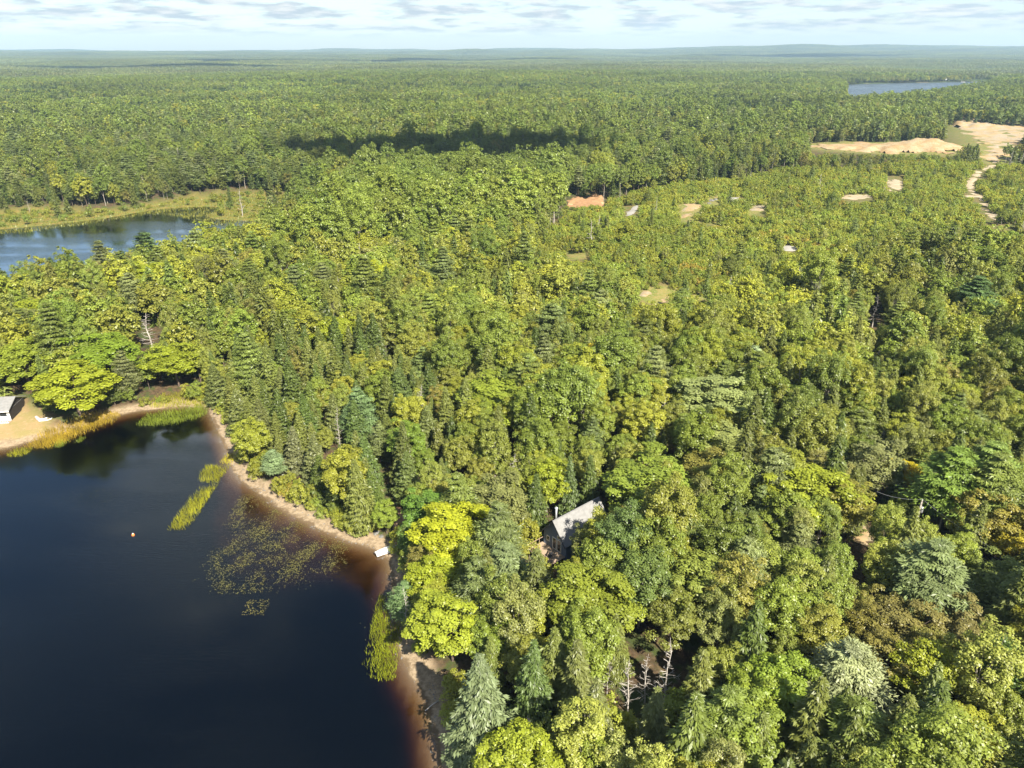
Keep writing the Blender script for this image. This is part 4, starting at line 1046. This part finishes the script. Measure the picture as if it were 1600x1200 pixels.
# ------------------------------------------------------------------ reeds, weeds, marsh grass
def blades(name, poly, per_m2, h, w, tint, label, cat, lean=0.25, dens=None, seed=1, base=None, var=(0.7, 1.3)):
    r = np.random.default_rng(seed)
    x0, y0 = poly.min(0); x1, y1 = poly.max(0)
    n = int((x1 - x0) * (y1 - y0) * per_m2)
    x, y = r.uniform(x0, x1, n), r.uniform(y0, y1, n)
    k = signed(poly, x, y) < 0.75 * r.normal(size=n) - 0.1
    if dens is not None: k &= r.random(n) < dens(x, y)
    x, y = x[k], y[k]; n = len(x)
    z = terrain(x, y)[0] if base is None else np.full(n, base)
    z = np.maximum(z, -0.1)
    hh = h * r.uniform(0.6, 1.25, n); a = r.uniform(0, 6.28, n); ww = w * r.uniform(0.6, 1.4, n)
    dx, dy = np.cos(a) * ww, np.sin(a) * ww
    lx, ly = r.normal(size=n) * lean * hh, r.normal(size=n) * lean * hh
    v = np.stack([np.stack([x - dx, y - dy, z], 1), np.stack([x + dx, y + dy, z], 1), np.stack([x + lx, y + ly, z + hh], 1)], 1).reshape(-1, 3)
    vv = np.repeat(r.uniform(*var, n) * (1 + 0.25 * wave(x, y, 7, 3)), 3)
    me = mesh_np(name, v, None, np.arange(3 * n).reshape(-1, 3), v=vv, mats=[M['leaf']])
    o = link(name, me); o['tint'] = [float(c) for c in tint]
    return tag(o, label, cat, kind='stuff')
YG, GOLD, GRN = (.30, .29, .018), (.36, .25, .025), (.18, .22, .022)
reed_defs = [
 ([(312,738),(322,728),(338,727),(350,740),(340,752),(322,756)], 26, 0.9, YG, 'rounded upper clump of yellow-green reeds beside the sandy shore'),
 ([(264,830),(272,810),(296,782),(322,762),(337,760),(326,782),(306,804),(284,826)], 26, 0.9, YG, 'long slanting tongue of yellow-green reeds in open water'),
 ([(326,764),(334,750),(346,738),(356,724),(362,726),(352,742),(342,754),(334,766)], 14, 0.7, YG, 'thin reed fringe joining the two clumps to the shore'),
 ([(346,722),(350,712),(364,709),(372,718),(360,726)], 26, 0.8, (.38, .33, .016), 'small bright yellow reed clump on the shore bend'),
 ([(214,666),(224,650),(280,640),(324,632),(328,648),(290,658),(240,666)], 18, 1.0, GRN, 'broad green reed bed across the back of the cove'),
 ([(232,640),(240,626),(290,618),(328,622),(328,636),(280,636)], 18, 0.9, YG, 'bright yellow-green sedge fringe behind the cove'),
 ([(40,700),(60,680),(100,668),(140,650),(180,644),(190,654),(160,664),(130,676),(104,690),(70,702)], 20, 1.1, GOLD, 'golden reed band along the shore below the house'),
 ([(6,714),(20,703),(44,699),(50,706),(30,713)], 20, 0.8, YG, 'small green reed clump off the house shore'),
 ([(84,694),(96,684),(106,692),(92,701)], 22, 0.8, GRN, 'rounded green reed clump off the golden band'),
 ([(116,690),(128,682),(136,684),(122,694)], 22, 0.7, GRN, 'tiny green reed clump off the golden band'),
 ([(597,927),(606,934),(607,975),(624,978),(634,990),(618,1006),(621,1040),(616,1062),(604,1066),(588,1052),(580,1030),(590,1010),(579,990),(582,967),(590,948)], 34, 0.9, (.27, .30, .018), 'tall green and gold reeds by the bottom shore'),
]
for i, (pl, dn, h, tint, lab) in enumerate(reed_defs):
    blades('reed_bed', world_poly(pl, 0, 2), dn * 1.8, h * 0.85, 0.035, tint, lab, 'reeds', 0.22, None, 40 + i)
blades('marsh_grass', MARSH, 2.2, 0.8, 0.16, (.20, .19, .03), 'yellow and rusty marsh grass along the pond edge', 'grass', 0.3, lambda x, y: 0.55 + 0.4 * wave(x, y, 25, 2), 60)
# dry fringe of grass above the beach and in the yard
def shore_band(lo, hi):
    return lambda x, y: ((signed(LAKE, x, y) > lo) & (signed(LAKE, x, y) < hi)) * 1.0
blades('shore_grass', world_poly([(322,630),(345,640),(372,720),(450,780),(560,830),(640,860),(640,960),(740,1210),(660,1230),(560,860),(330,740)], 1, 0), 4.0, 0.45, 0.05, (.30, .25, .09), 'dry tufted grass along the upper beach', 'grass', 0.4, shore_band(2.2, 6.5), 61)
def stones(name, poly, per_m2, label, seed):
    r = np.random.default_rng(seed)
    x0, y0 = poly.min(0); x1, y1 = poly.max(0)
    n = int((x1 - x0) * (y1 - y0) * per_m2)
    x, y = r.uniform(x0, x1, n), r.uniform(y0, y1, n)
    s_ = signed(LAKE, x, y); k = inside(poly, x, y) & (s_ > -0.6) & (s_ < 4.2) & (r.random(n) < 0.35 + 0.5 * wave(x, y, 5, 3))
    x, y = x[k], y[k]; n = len(x); z = terrain(x, y)[0]
    s_ = 0.05 + 0.16 * r.random(n) ** 3; a = r.uniform(0, 6.28, n)
    V = []
    for q in range(4):
        w = a + q * 1.571 + r.normal(size=n) * 0.25
        V.append(np.stack([x + np.cos(w) * s_ * r.uniform(.7, 1.3, n), y + np.sin(w) * s_, z - 0.02], 1))
    V.append(np.stack([x + 0.2 * s_ * r.normal(size=n), y + 0.2 * s_ * r.normal(size=n), z + 0.7 * s_], 1))
    v = np.stack(V, 1).reshape(-1, 3); b = np.arange(n)[:, None] * 5
    t = np.concatenate([b + np.array([q, (q + 1) % 4, 4]) for q in range(4)])
    o = link(name, mesh_np(name, v, None, t, mats=[M['rock']])); tag(o, label, 'stones', kind='stuff')
stones('beach_stones', world_poly([(322,630),(345,640),(372,720),(450,780),(560,830),(640,860),(640,960),(740,1210),(660,1230),(560,880),(330,760)], 1, 0), 5.0, 'small grey stones scattered over the tan beach', 62)
WEED = world_poly([(322,895),(342,862),(372,836),(352,800),(396,764),(440,795),(520,838),(560,862),(520,890),(440,905),(400,925),(350,930)], 0, 2)
WEED2 = world_poly([(378,960),(384,942),(410,934),(422,944),(410,962)], 0, 2)
WEED3 = world_poly([(560,960),(585,930),(604,880),(600,940),(590,985),(560,1010)], 0, 2)
def pads(name, poly, per_m2, tint, label, dens, seed):
    r = np.random.default_rng(seed)
    x0, y0 = poly.min(0); x1, y1 = poly.max(0)
    n = int((x1 - x0) * (y1 - y0) * per_m2)
    x, y = r.uniform(x0, x1, n), r.uniform(y0, y1, n)
    k = (signed(poly, x, y) < 1.2 * r.normal(size=n)) & (r.random(n) < dens(x, y)) & (signed(LAKE, x, y) < -0.5)
    x, y = x[k], y[k]; n = len(x)
    c = np.stack([x, y, np.full(n, 0.015) + r.uniform(0, 0.02, n)], 1)
    v = leaf_quads(c, np.array([0, 0, 1.0]) + r.normal(size=(n, 3)) * 0.10, r.uniform(0.04, 0.10, n), 1.5, None, r)
    me = mesh_np(name, v, np.arange(4 * n).reshape(-1, 4), v=np.repeat(r.uniform(0.6, 1.3, n), 4), mats=[M['leaf']])
    o = link(name, me); o['tint'] = [float(c_) for c_ in tint]
    return tag(o, label, 'pondweed', kind='stuff')
wd = lambda x, y: np.clip(0.30 + 0.45 * wave(x, y, 9, 4) + 0.3 * wave(x, y, 2.2, 5), 0.02, 0.95)
pads('pondweed', WEED, 56, (.165, .15, .05), 'olive floating weed spread over the shallow shelf', wd, 70)
pads('pondweed', WEED2, 56, (.17, .15, .05), 'small separate patch of olive weed in deep water', lambda x, y: np.clip(0.5 + 0.4 * wave(x, y, 2.5, 4), 0, 1), 71)
pads('pondweed', WEED3, 6, (.13, .14, .07), 'sparse weed wisps beside the tall bottom reeds', lambda x, y: np.clip(0.05 + 0.4 * wave(x, y, 4, 2), 0, 1), 72)

# ------------------------------------------------------------------ cabin
ra = math.atan2(0.65, 0.76)
cz = 10.4
gzc = 4.0
cabin = empty('cabin', (CABIN[0], CABIN[1], gzc - 0.3), ra)      # local x runs back along the ridge, y to the left
tag(cabin, 'small blue-grey chalet with steep pale grey roof among the trees', 'cabin')
R_, E_, HW, LEN = cz - gzc + 0.3, 6.9 - gzc + 0.3, 2.95, 10.6
sl = (R_ - E_) / HW
WALL = HW - 0.35; x0, x1 = 0.6, LEN - 0.5
zw = R_ - sl * WALL - 0.12
b = MB()
b.add([(x0, -WALL, -1), (x0, WALL, -1), (x0, WALL, zw), (x0, 0, R_ - 0.16), (x0, -WALL, zw), (x1, -WALL, -1), (x1, WALL, -1), (x1, WALL, zw), (x1, 0, R_ - 0.16), (x1, -WALL, zw)],
      [(0, 4, 3, 2, 1), (5, 6, 7, 8, 9), (0, 5, 9, 4), (1, 2, 7, 6), (2, 3, 8, 7), (3, 4, 9, 8)])
b.build('wall', M['siding'], cabin)
for s in (1, -1):
    b = MB(); t = 0.14
    b.add([(0, 0.0, R_), (LEN, 0.0, R_), (LEN, s * HW, E_), (0, s * HW, E_), (0, 0.0, R_ - t), (LEN, 0.0, R_ - t), (LEN, s * HW, E_ - t), (0, s * HW, E_ - t)],
          [(0, 1, 2, 3), (7, 6, 5, 4), (0, 3, 7, 4), (1, 5, 6, 2), (3, 2, 6, 7)] if s < 0 else [(3, 2, 1, 0), (4, 5, 6, 7), (4, 7, 3, 0), (2, 6, 5, 1), (7, 6, 2, 3)])
    rf = b.build('roof_slope', M['shingle'], cabin)
    f = MB(); f.add([(-0.04, 0.0, R_ - 0.02), (-0.04, s * HW, E_ - 0.02), (-0.04, s * HW, E_ - 0.30), (-0.04, 0, R_ - 0.34), (-0.005, 0.0, R_ - 0.02), (-0.005, s * HW, E_ - 0.02), (-0.005, s * HW, E_ - 0.30), (-0.005, 0, R_ - 0.34)],
                    [(0, 1, 2, 3), (4, 7, 6, 5), (0, 4, 5, 1), (2, 6, 7, 3), (1, 5, 6, 2), (0, 3, 7, 4)])
    f.build('barge_board', M['dark'], rf)
MB().box(-0.02, LEN + 0.02, -0.12, 0.12, R_ - 0.03, R_ + 0.05).build('ridge_cap', M['shingle'], cabin, bevel=0.03)
fl = 0.95                                                     # floor above the cabin's base
def window(y0, y1, z0, z1):
    fr = MB(); w = 0.14; xf = x0 - 0.05
    fr.box(xf, x0 + 0.02, y0, y1, z0, z0 + w).box(xf, x0 + 0.02, y0, y1, z1 - w, z1).box(xf, x0 + 0.02, y0, y0 + w, z0 + w, z1 - w).box(xf, x0 + 0.02, y1 - w, y1, z0 + w, z1 - w)
    wdw = fr.build('window', M['trim'], cabin)
    MB().box(x0 - 0.02, x0 + 0.01, y0 + w, y1 - w, z0 + w, z1 - w).build('pane', M['glass'], wdw)
window(-0.42, 0.55, fl + 0.1, fl + 2.3); window(-1.5, -0.50, fl + 0.1, fl + 2.3)
window(-1.4, -0.5, fl + 2.45, fl + 3.1); window(1.2, 1.9, fl + 0.9, fl + 1.9)
ch = MB().tube([(2.2, 1.5, R_ - 2.4), (2.2, 1.5, R_ + 0.7)], [0.16, 0.16], 10).build('chimney_pipe', M['steel'], cabin, True)
MB().tube([(2.2, 1.5, R_ + 0.7), (2.2, 1.5, R_ + 0.76), (2.2, 1.5, R_ + 0.95)], [0.20, 0.30, 0.06], 10).build('rain_cap', M['steel'], ch)
# deck with boards
dk = empty('deck', (0, 0, 0)); dk.parent = cabin
dx0, dx1, dy0, dy1 = -2.6, x0 - 0.01, -2.5, 2.9
nb = 22
bm_ = MB().box(0, (dx1 - dx0), 0, (dy1 - dy0) / nb - 0.015, 0, 0.04)
bme = bpy.data.meshes.new('board'); bme.from_pydata(bm_.v, [], bm_.f); bme.materials.append(M['deck'])
for i in range(nb):
    o = link('board', bme, dk); o.location = (dx0, dy0 + (dy1 - dy0) / nb * i, fl - 0.06 + 0.004 * (i % 3))
jo = MB()
for yy in (dy0 + 0.1, 0, dy1 - 0.2): jo.box(dx0 + 0.05, dx1 - 0.02, yy, yy + 0.09, fl - 0.24, fl - 0.065)
jo.build('joist', M['pole'], dk)
for (xx, yy) in ((dx0 + 0.2, dy0 + 0.1), (dx0 + 0.2, dy1 - 0.2), (dx0 + 0.2, 0.2)):
    MB().box(xx, xx + 0.12, yy, yy + 0.12, -2.4, fl - 0.245).build('post', M['pole'], dk)
rl = MB()
rl.box(dx0 + 0.03, dx0 + 0.11, dy0, dy1, fl + 0.88, fl + 0.95).box(dx0 + 0.13, dx1, dy1 - 0.09, dy1 - 0.01, fl + 0.88, fl + 0.95)
for k in range(7): rl.box(dx0 + 0.03, dx0 + 0.11, dy0 + (dy1 - dy0 - 0.1) * k / 6, dy0 + (dy1 - dy0 - 0.1) * k / 6 + 0.08, fl, fl + 0.875)
for k in range(1, 4): rl.box(dx0 + (dx1 - dx0) * k / 4, dx0 + (dx1 - dx0) * k / 4 + 0.08, dy1 - 0.09, dy1 - 0.01, fl, fl + 0.875)
rl.build('railing', M['deck'], cabin)
bpos = cabin.matrix_basis @ Vector((-1.2, -1.0, fl))
bench = empty('deck_bench', bpos, ra + 0.5)
tag(bench, 'dark bench standing on the orange cabin deck', 'bench')
for k in range(3): MB().box(-0.75, 0.75, -0.22 + 0.15 * k, -0.09 + 0.15 * k, 0.42, 0.46).build('seat_slat', M['dark'], bench)
for k in range(2): MB().box(-0.75, 0.75, 0.24, 0.28, 0.55 + 0.17 * k, 0.68 + 0.17 * k).build('back_slat', M['dark'], bench)
for sx in (-0.65, 0.6):
    MB().box(sx, sx + 0.06, -0.2, -0.14, 0, 0.415).build('leg', M['dark'], bench); MB().box(sx, sx + 0.06, 0.285, 0.335, 0, 0.88).build('leg', M['dark'], bench)

# ------------------------------------------------------------------ boats, buoy, rocks
def hull(name, L, W, D, upturned, mat, loc, rz, label, inner=None):
    root = empty(name, loc, rz); tag(root, label, 'boat')
    ns, nk = 15, 9
    v, f = [], []
    for i in range(ns):
        t = i / (ns - 1)
        w = W / 2 * min(1.0, (0.78 + 0.5 * t) if t < 0.4 else math.sqrt(max(0.0, 1 - ((t - 0.4) / 0.6) ** 2.4)) + 0.02)
        d = D * (1 - 0.35 * max(0, t - 0.6) / 0.4 * 0.8); sheer = 0.12 * D * (2 * t - 0.8) ** 2
        for k in range(nk):
            a = math.pi * k / (nk - 1)
            yy = w * math.cos(a); zz = -d * (math.sin(a) ** 0.6)
            v.append((L * (t - 0.5), yy, (D + sheer * (1 if k in (0, nk - 1) else 0.6) + zz)))
    for i in range(ns - 1):
        for k in range(nk - 1): f.append((i * nk + k, i * nk + k + 1, (i + 1) * nk + k + 1, (i + 1) * nk + k))
    f.append(tuple(range(nk)))
    if upturned: v = [(x, y, D * 1.12 - z) for x, y, z in v]
    me = bpy.data.meshes.new('hull'); me.from_pydata(v, [], f); me.update(); me.polygons.foreach_set('use_smooth', [True] * len(me.polygons))
    h = link('hull', me, root, mat); sm = h.modifiers.new('thick', 'SOLIDIFY'); sm.thickness = 0.03; sm.offset = 0
    g = MB()
    for s in (0, nk - 1): g.tube([v[i * nk + s] for i in range(ns)], [0.035] * ns, 5)
    g.build('gunwale', mat, root, True)
    zk = D * 1.12 + 0.0 if upturned else 0.0
    MB().tube([(-L * 0.48, 0, zk), (L * 0.3, 0, zk)], [0.025, 0.025], 5).build('keel', mat, root)
    if not upturned:
        for xx in (-0.25, 0.12): MB().box(L * xx, L * xx + 0.22, -W * 0.42, W * 0.42, D * 0.62, D * 0.66).build('thwart', inner or mat, root)
    return root
p = on_ground(604, 861)
hull('rowboat', 4.1, 1.5, 0.46, True, M['white'], (p[0], p[1], max(p[2], 0.0) + 0.04), math.atan2(1.68, 2.4) + 0.0, 'white upturned rowboat drawn up on the tan beach')
p = on_ground(60, 655)
hull('kayak', 2.9, 0.7, 0.3, True, M['pink'], (p[0], p[1], p[2] + 0.02), -0.75, 'faded pink upturned kayak on the dry lawn')
p = on_ground(72, 657)
hull('dinghy', 2.7, 1.2, 0.4, False, M['white'], (p[0], p[1], p[2] + 0.02), 0.35, 'pale open dinghy beside the pink kayak', M['steel'])
p = G(208, 836, 0)
by_ = empty('mooring_buoy', (p[0], p[1], 0)); tag(by_, 'tiny orange and white buoy floating on the dark lake', 'buoy')
MB().tube([(0, 0, -0.25), (0, 0, -0.15), (0, 0, 0.05), (0, 0, 0.2), (0, 0, 0.28)], [0.05, 0.22, 0.28, 0.2, 0.06], 12).build('float', M['orange'], by_, True)
MB().tube([(0, 0, 0.28), (0, 0, 0.36), (0, 0, 0.42)], [0.1, 0.1, 0.03], 8).build('cap', M['white'], by_)
a_ = on_ground(664, 1112); b_ = on_ground(686, 1096)
o = MB().tube([(a_[0], a_[1], a_[2] + .12), ((a_[0] + b_[0]) / 2, (a_[1] + b_[1]) / 2 + .1, (a_[2] + b_[2]) / 2 + .2), (b_[0], b_[1], b_[2] + .2)], [0.05, 0.09, 0.12], 7).build('driftwood_log', M['dead'], None, True)
tag(o, 'pale fallen trunk lying across the bottom beach into the water', 'log')
rock_px = [(541,812,1.3,'broad grey shore rock at the start of the stony bank'),(562,820,0.9,'grey rock beside the broad shore rock'),(570,824,1.1,'pale rock in the middle of the stony bank'),(578,828,0.8,'small rock right of the pale bank rock'),
           (588,832,1.2,'flat grey rock below the light green bush'),(596,838,0.9,'rounded rock just above the white boat'),(552,816,0.7,'little stone between the shore rocks'),(626,822,1.3,'pale slab on the path above the boat'),
           (624,832,1.0,'second pale slab on the path above the boat'),(702,1082,0.9,'grey stone at the foot of the big blue-green spruce'),(1112,314,3.0,'large grey boulder in the cleared ground'),(1118,312,2.4,'grey boulder right of the large clearing boulder'),(1108,318,2.0,'lower grey boulder in the cleared ground')]
for i, (px, py, s, lab) in enumerate(rock_px):
    r = np.random.default_rng(900 + i); x, y, z = on_ground(px, py)
    u = []
    ring = [(0, 1)]
    for a_, rr in ((0.45, 0.62), (0.95, 0.95), (1.4, 1.0)):
        pass
    V = [(0, 0, 0.62)]; Fc = []
    for lv, (zz, rr) in enumerate(((0.5, 0.5), (0.25, 0.88), (-0.15, 1.0))):
        for k in range(9):
            w = 6.283 * k / 9 + 0.3 * lv; q = rr * r.uniform(0.78, 1.2)
            V.append((math.cos(w) * q, math.sin(w) * q * 0.8, zz * r.uniform(0.75, 1.2)))
    for k in range(9): Fc.append((0, 1 + k, 1 + (k + 1) % 9))
    for lv in range(2):
        for k in range(9): Fc.append((1 + lv * 9 + k, 1 + (lv + 1) * 9 + k, 1 + (lv + 1) * 9 + (k + 1) % 9, 1 + lv * 9 + (k + 1) % 9))
    me = bpy.data.meshes.new('rock'); me.from_pydata(V, [], Fc); me.update()
    o = link('rock', me, None, M['rock']); o.location = (x, y, z - 0.03); o.scale = (s * 0.6, s * 0.6, s * 0.5); o.rotation_euler = (0, 0, r.uniform(0, 6))
    tag(o, lab, 'rock', 'rocks of the shore and clearing')

# ------------------------------------------------------------------ white-fronted house on the left bank
hp = on_ground(18, 657)
house = empty('house', (hp[0], hp[1], hp[2] - 0.1), 0.12)          # front right corner; local -x runs left, y away
tag(house, 'low house with grey roof and white front by the left shore', 'house')
HL, HD, HHt = 11.0, 7.0, 2.7
MB().box(-HL, 0, 0, HD, 0, HHt).build('wall', M['trim'], house)
rr = MB(); rr.add([(-HL - .4, -0.7, HHt - 0.02), (0.4, -0.7, HHt - 0.02), (0.4, HD / 2, HHt + 1.7), (-HL - .4, HD / 2, HHt + 1.7), (0.4, HD + 0.6, HHt), (-HL - .4, HD + 0.6, HHt),
                   (-HL - .4, -0.7, HHt + 0.14), (0.4, -0.7, HHt + 0.14), (0.4, HD / 2, HHt + 1.88), (-HL - .4, HD / 2, HHt + 1.88), (0.4, HD + 0.6, HHt + 0.16), (-HL - .4, HD + 0.6, HHt + 0.16)],
                  [(6, 7, 8, 9), (9, 8, 10, 11), (0, 3, 2, 1), (3, 5, 4, 2), (0, 1, 7, 6), (1, 2, 8, 7), (2, 4, 10, 8), (4, 5, 11, 10), (5, 3, 9, 11), (3, 0, 6, 9)])
roof = rr.build('roof', M['shingle'], house)
MB().add([(0.0, 0, HHt), (0.0, HD, HHt), (0.0, HD / 2, HHt + 1.66), (-0.1, 0, HHt), (-0.1, HD, HHt), (-0.1, HD / 2, HHt + 1.66)], [(0, 1, 2), (5, 4, 3), (0, 3, 4, 1), (1, 4, 5, 2), (2, 5, 3, 0)]).build('gable', M['brown'], house)  # gable coloured dark to stand for its shade
MB().box(0.003, 0.06, 0.02, HD - 0.02, 0, HHt - 0.02).build('end_wall_shade', M['brown'], house)  # thin dark panel added over the white wall as painted shade
MB().box(-HL - .4, 0.42, -0.78, -0.705, HHt - 0.1, HHt + 0.16).build('fascia', M['trim'], roof)
for k in range(5):
    xx = -0.5 - k * 2.1
    fr = MB(); fr.box(xx - 1.7, xx, -0.05, 0.01, 1.15, 1.25).box(xx - 1.7, xx, -0.05, 0.01, 2.2, 2.3).box(xx - 1.7, xx - 1.6, -0.05, 0.01, 1.25, 2.2).box(xx - 0.1, xx, -0.05, 0.01, 1.25, 2.2)
    w_ = fr.build('window', M['trim'], house); MB().box(xx - 1.6, xx - 0.1, -0.02, 0.005, 1.25, 2.2).build('pane', M['glass'], w_)
MB().box(-HL, 0.2, -1.6, -0.055, 0.05, 0.2).build('porch_floor', M['deck'], house)
pr_ = MB(); pr_.box(-HL, 0.2, -1.6, -1.54, 0.95, 1.05).box(-HL, 0.2, -1.6, -1.54, 0.3, 0.38)
for k in range(30): pr_.box(-HL + k * 0.38, -HL + k * 0.38 + 0.07, -1.595, -1.545, 0.2, 0.95)
pr_.build('railing', M['trim'], house)

# ------------------------------------------------------------------ power poles and wires
pt1 = np.array([*G(1441, 782, 12.6), 12.6]); pt2 = np.array([*G(1478, 795, 9.0), 9.0]); pt2 = np.array([*G(1474, 803, 10.2), 10.2])
def pole(pt, hgt, label, transformer):
    gz = hz(pt[0], pt[1])
    o = empty('utility_pole', (pt[0], pt[1], gz)); tag(o, label, 'pole', 'poles of the power line')
    Hh = pt[2] - gz
    MB().tube([(0, 0, -0.8), (0, 0, Hh)], [0.19, 0.13], 10).build('post', M['birch_bark'] if transformer else M['pole'], o, True)
    if transformer:
        MB().tube([(0.3, 0, Hh - 2.3), (0.3, 0, Hh - 2.2), (0.3, 0, Hh - 1.3), (0.3, 0, Hh - 1.2)], [0.16, 0.25, 0.25, 0.16], 12).build('transformer', M['steel'], o, True)
    MB().tube([(0, 0, Hh), (0, 0, Hh + 0.22)], [0.06, 0.04], 6).build('insulator', M['white'], o)
    return np.array((pt[0], pt[1], gz + Hh))
a1 = pole(pt1, 9, 'pale power pole with grey transformer above the pines', True)
a2 = pole(pt2, 8, 'brown wooden pole right of the pale power pole', False)
def wire(p0, p1, sag, label):
    pts_ = [np.array(p0) * (1 - t) + np.array(p1) * t - np.array([0, 0, sag * 4 * t * (1 - t)]) for t in np.linspace(0, 1, 18)]
    o = MB().tube(pts_, [0.022] * 18, 4).build('power_line', M['steel'], None); tag(o, label, 'wire', 'wires of the power line')
e1 = np.array([*G(1370, 768, 11.5), 11.5])
wire(a1 + [0, 0, .2], e1, 0.5, 'thin wire running left from the pale power pole')
e2 = np.array([*G(1640, 905, 11.0), 11.0])
wire(a1 + [0, 0, .2], e2, 0.8, 'upper wire running right from the pale power pole')
wire(a2 + [0, 0, .2], e2 + [0, 0, -.9], 0.8, 'lower wire running right from the brown pole')
wire(a2 + [0.1, 0.1, -.5], e2 + [0.3, 0.3, -1.5], 0.9, 'lowest of the wires right of the brown pole')

# ------------------------------------------------------------------ cottages on the far lake shore
for i, (px, wdt, lab) in enumerate(((1480, 16, 'white cottage on the far lake shore, biggest of the three'), (1506, 12, 'small white cottage at the right end of the far lake'), (1381, 10, 'tiny white cottage at the left end of the far lake'))):
    x, y = G(px, 128.0 - (i == 0), 1)
    z = hz(x, y); o = empty('cottage', (x, y, z), 0.1); tag(o, lab, 'cottage', 'cottages on the far lake')
    MB().box(-wdt / 2, wdt / 2, 0, 8, -1.5, 4).build('wall', M['trim'], o)
    MB().add([(-wdt / 2 - .5, -.6, 4), (wdt / 2 + .5, -.6, 4), (wdt / 2 + .5, 4, 6.4), (-wdt / 2 - .5, 4, 6.4), (wdt / 2 + .5, 8.6, 4), (-wdt / 2 - .5, 8.6, 4)], [(0, 1, 2, 3), (3, 2, 4, 5), (0, 5, 4, 1), (1, 4, 2), (0, 3, 5)]).build('roof', M['shingle'], o)

# ------------------------------------------------------------------ clouds that shade the forest
def cloud_mat():
    m, n, l = new_mat('cloud')
    d = nd(n, 'BsdfDiffuse'); d.inputs['Color'].default_value = (0.9, 0.9, 0.92, 1)
    t = nd(n, 'BsdfTranslucent'); t.inputs['Color'].default_value = (0.5, 0.52, 0.55, 1)
    ms = nd(n, 'MixShader'); ms.inputs[0].default_value = 0.4
    l.new(d.outputs[0], ms.inputs[1]); l.new(t.outputs[0], ms.inputs[2]); l.new(ms.outputs[0], nd(n, 'OutputMaterial').inputs['Surface'])
    return m
M['cloud'] = cloud_mat()
def cloud(center, sx, sy, alt, seed, label):
    """a flat-bottomed cumulus whose shadow falls at `center`"""
    off_ = np.array([SUN.x, SUN.y]) * alt / SUN.z
    nu, nvv = 40, 20
    u, w = np.meshgrid(np.linspace(0, 6.28318, nu, endpoint=False), np.linspace(0, math.pi, nvv))
    d = np.stack([np.sin(w) * np.cos(u), np.sin(w) * np.sin(u), np.cos(w)], -1).reshape(-1, 3)
    bl = 1 + 0.22 * (np.sin(3 * d[:, 0] + seed) * np.cos(4 * d[:, 1] + seed * 2) + np.sin(7 * d[:, 0] - seed) * np.sin(6 * d[:, 1] + 3 * d[:, 2])) + 0.10 * np.sin(13 * d[:, 0] + seed) * np.sin(11 * d[:, 1])
    v = d * bl[:, None] * np.array([sx, sy, 0.32 * min(sx, sy)])
    v[:, 2] = np.where(v[:, 2] < 0, v[:, 2] * 0.3, v[:, 2])
    id_ = np.arange(nu * nvv).reshape(nvv, nu); nxt = np.roll(id_, -1, 1)
    q = np.stack([id_[:-1], id_[1:], nxt[1:], nxt[:-1]], -1).reshape(-1, 4)
    o = link('cloud', mesh_np('cloud', v, q, mats=[M['cloud']], smooth=True))
    o.location = (center[0] + off_[0], center[1] + off_[1], alt)
    tag(o, label, 'cloud', 'fair weather clouds', 'structure')
cloud(G(665, 243, 8), 112, 66, 900, 1.0, 'small cumulus shading the dark stand behind the poplars')
cloud(G(230, 106, 10), 520, 260, 1100, 2.2, 'cumulus shading the left distance')
cloud(G(420, 98, 10), 900, 380, 1100, 3.1, 'broad cumulus shading the far left ridge')
cloud(G(760, 96, 10), 700, 420, 1100, 4.3, 'cumulus shading the far middle ridge')
cloud(G(1230, 93, 10), 1100, 420, 1100, 5.7, 'cumulus shading the far right ridge')

# ------------------------------------------------------------------ haze
m, n, l = new_mat('thin summer haze')
pv = nd(n, 'VolumePrincipled'); pv.inputs['Color'].default_value = (0.52, 0.74, 1.0, 1); pv.inputs['Density'].default_value = 7.0e-5; pv.inputs['Anisotropy'].default_value = 0.1
l.new(pv.outputs[0], nd(n, 'OutputMaterial').inputs['Volume'])
o = MB().box(-15500, 15500, -3600, 15500, -9.0, 330.0).build('haze', m)
tag(o, 'thin pale haze over the far forest', 'haze', kind='stuff')
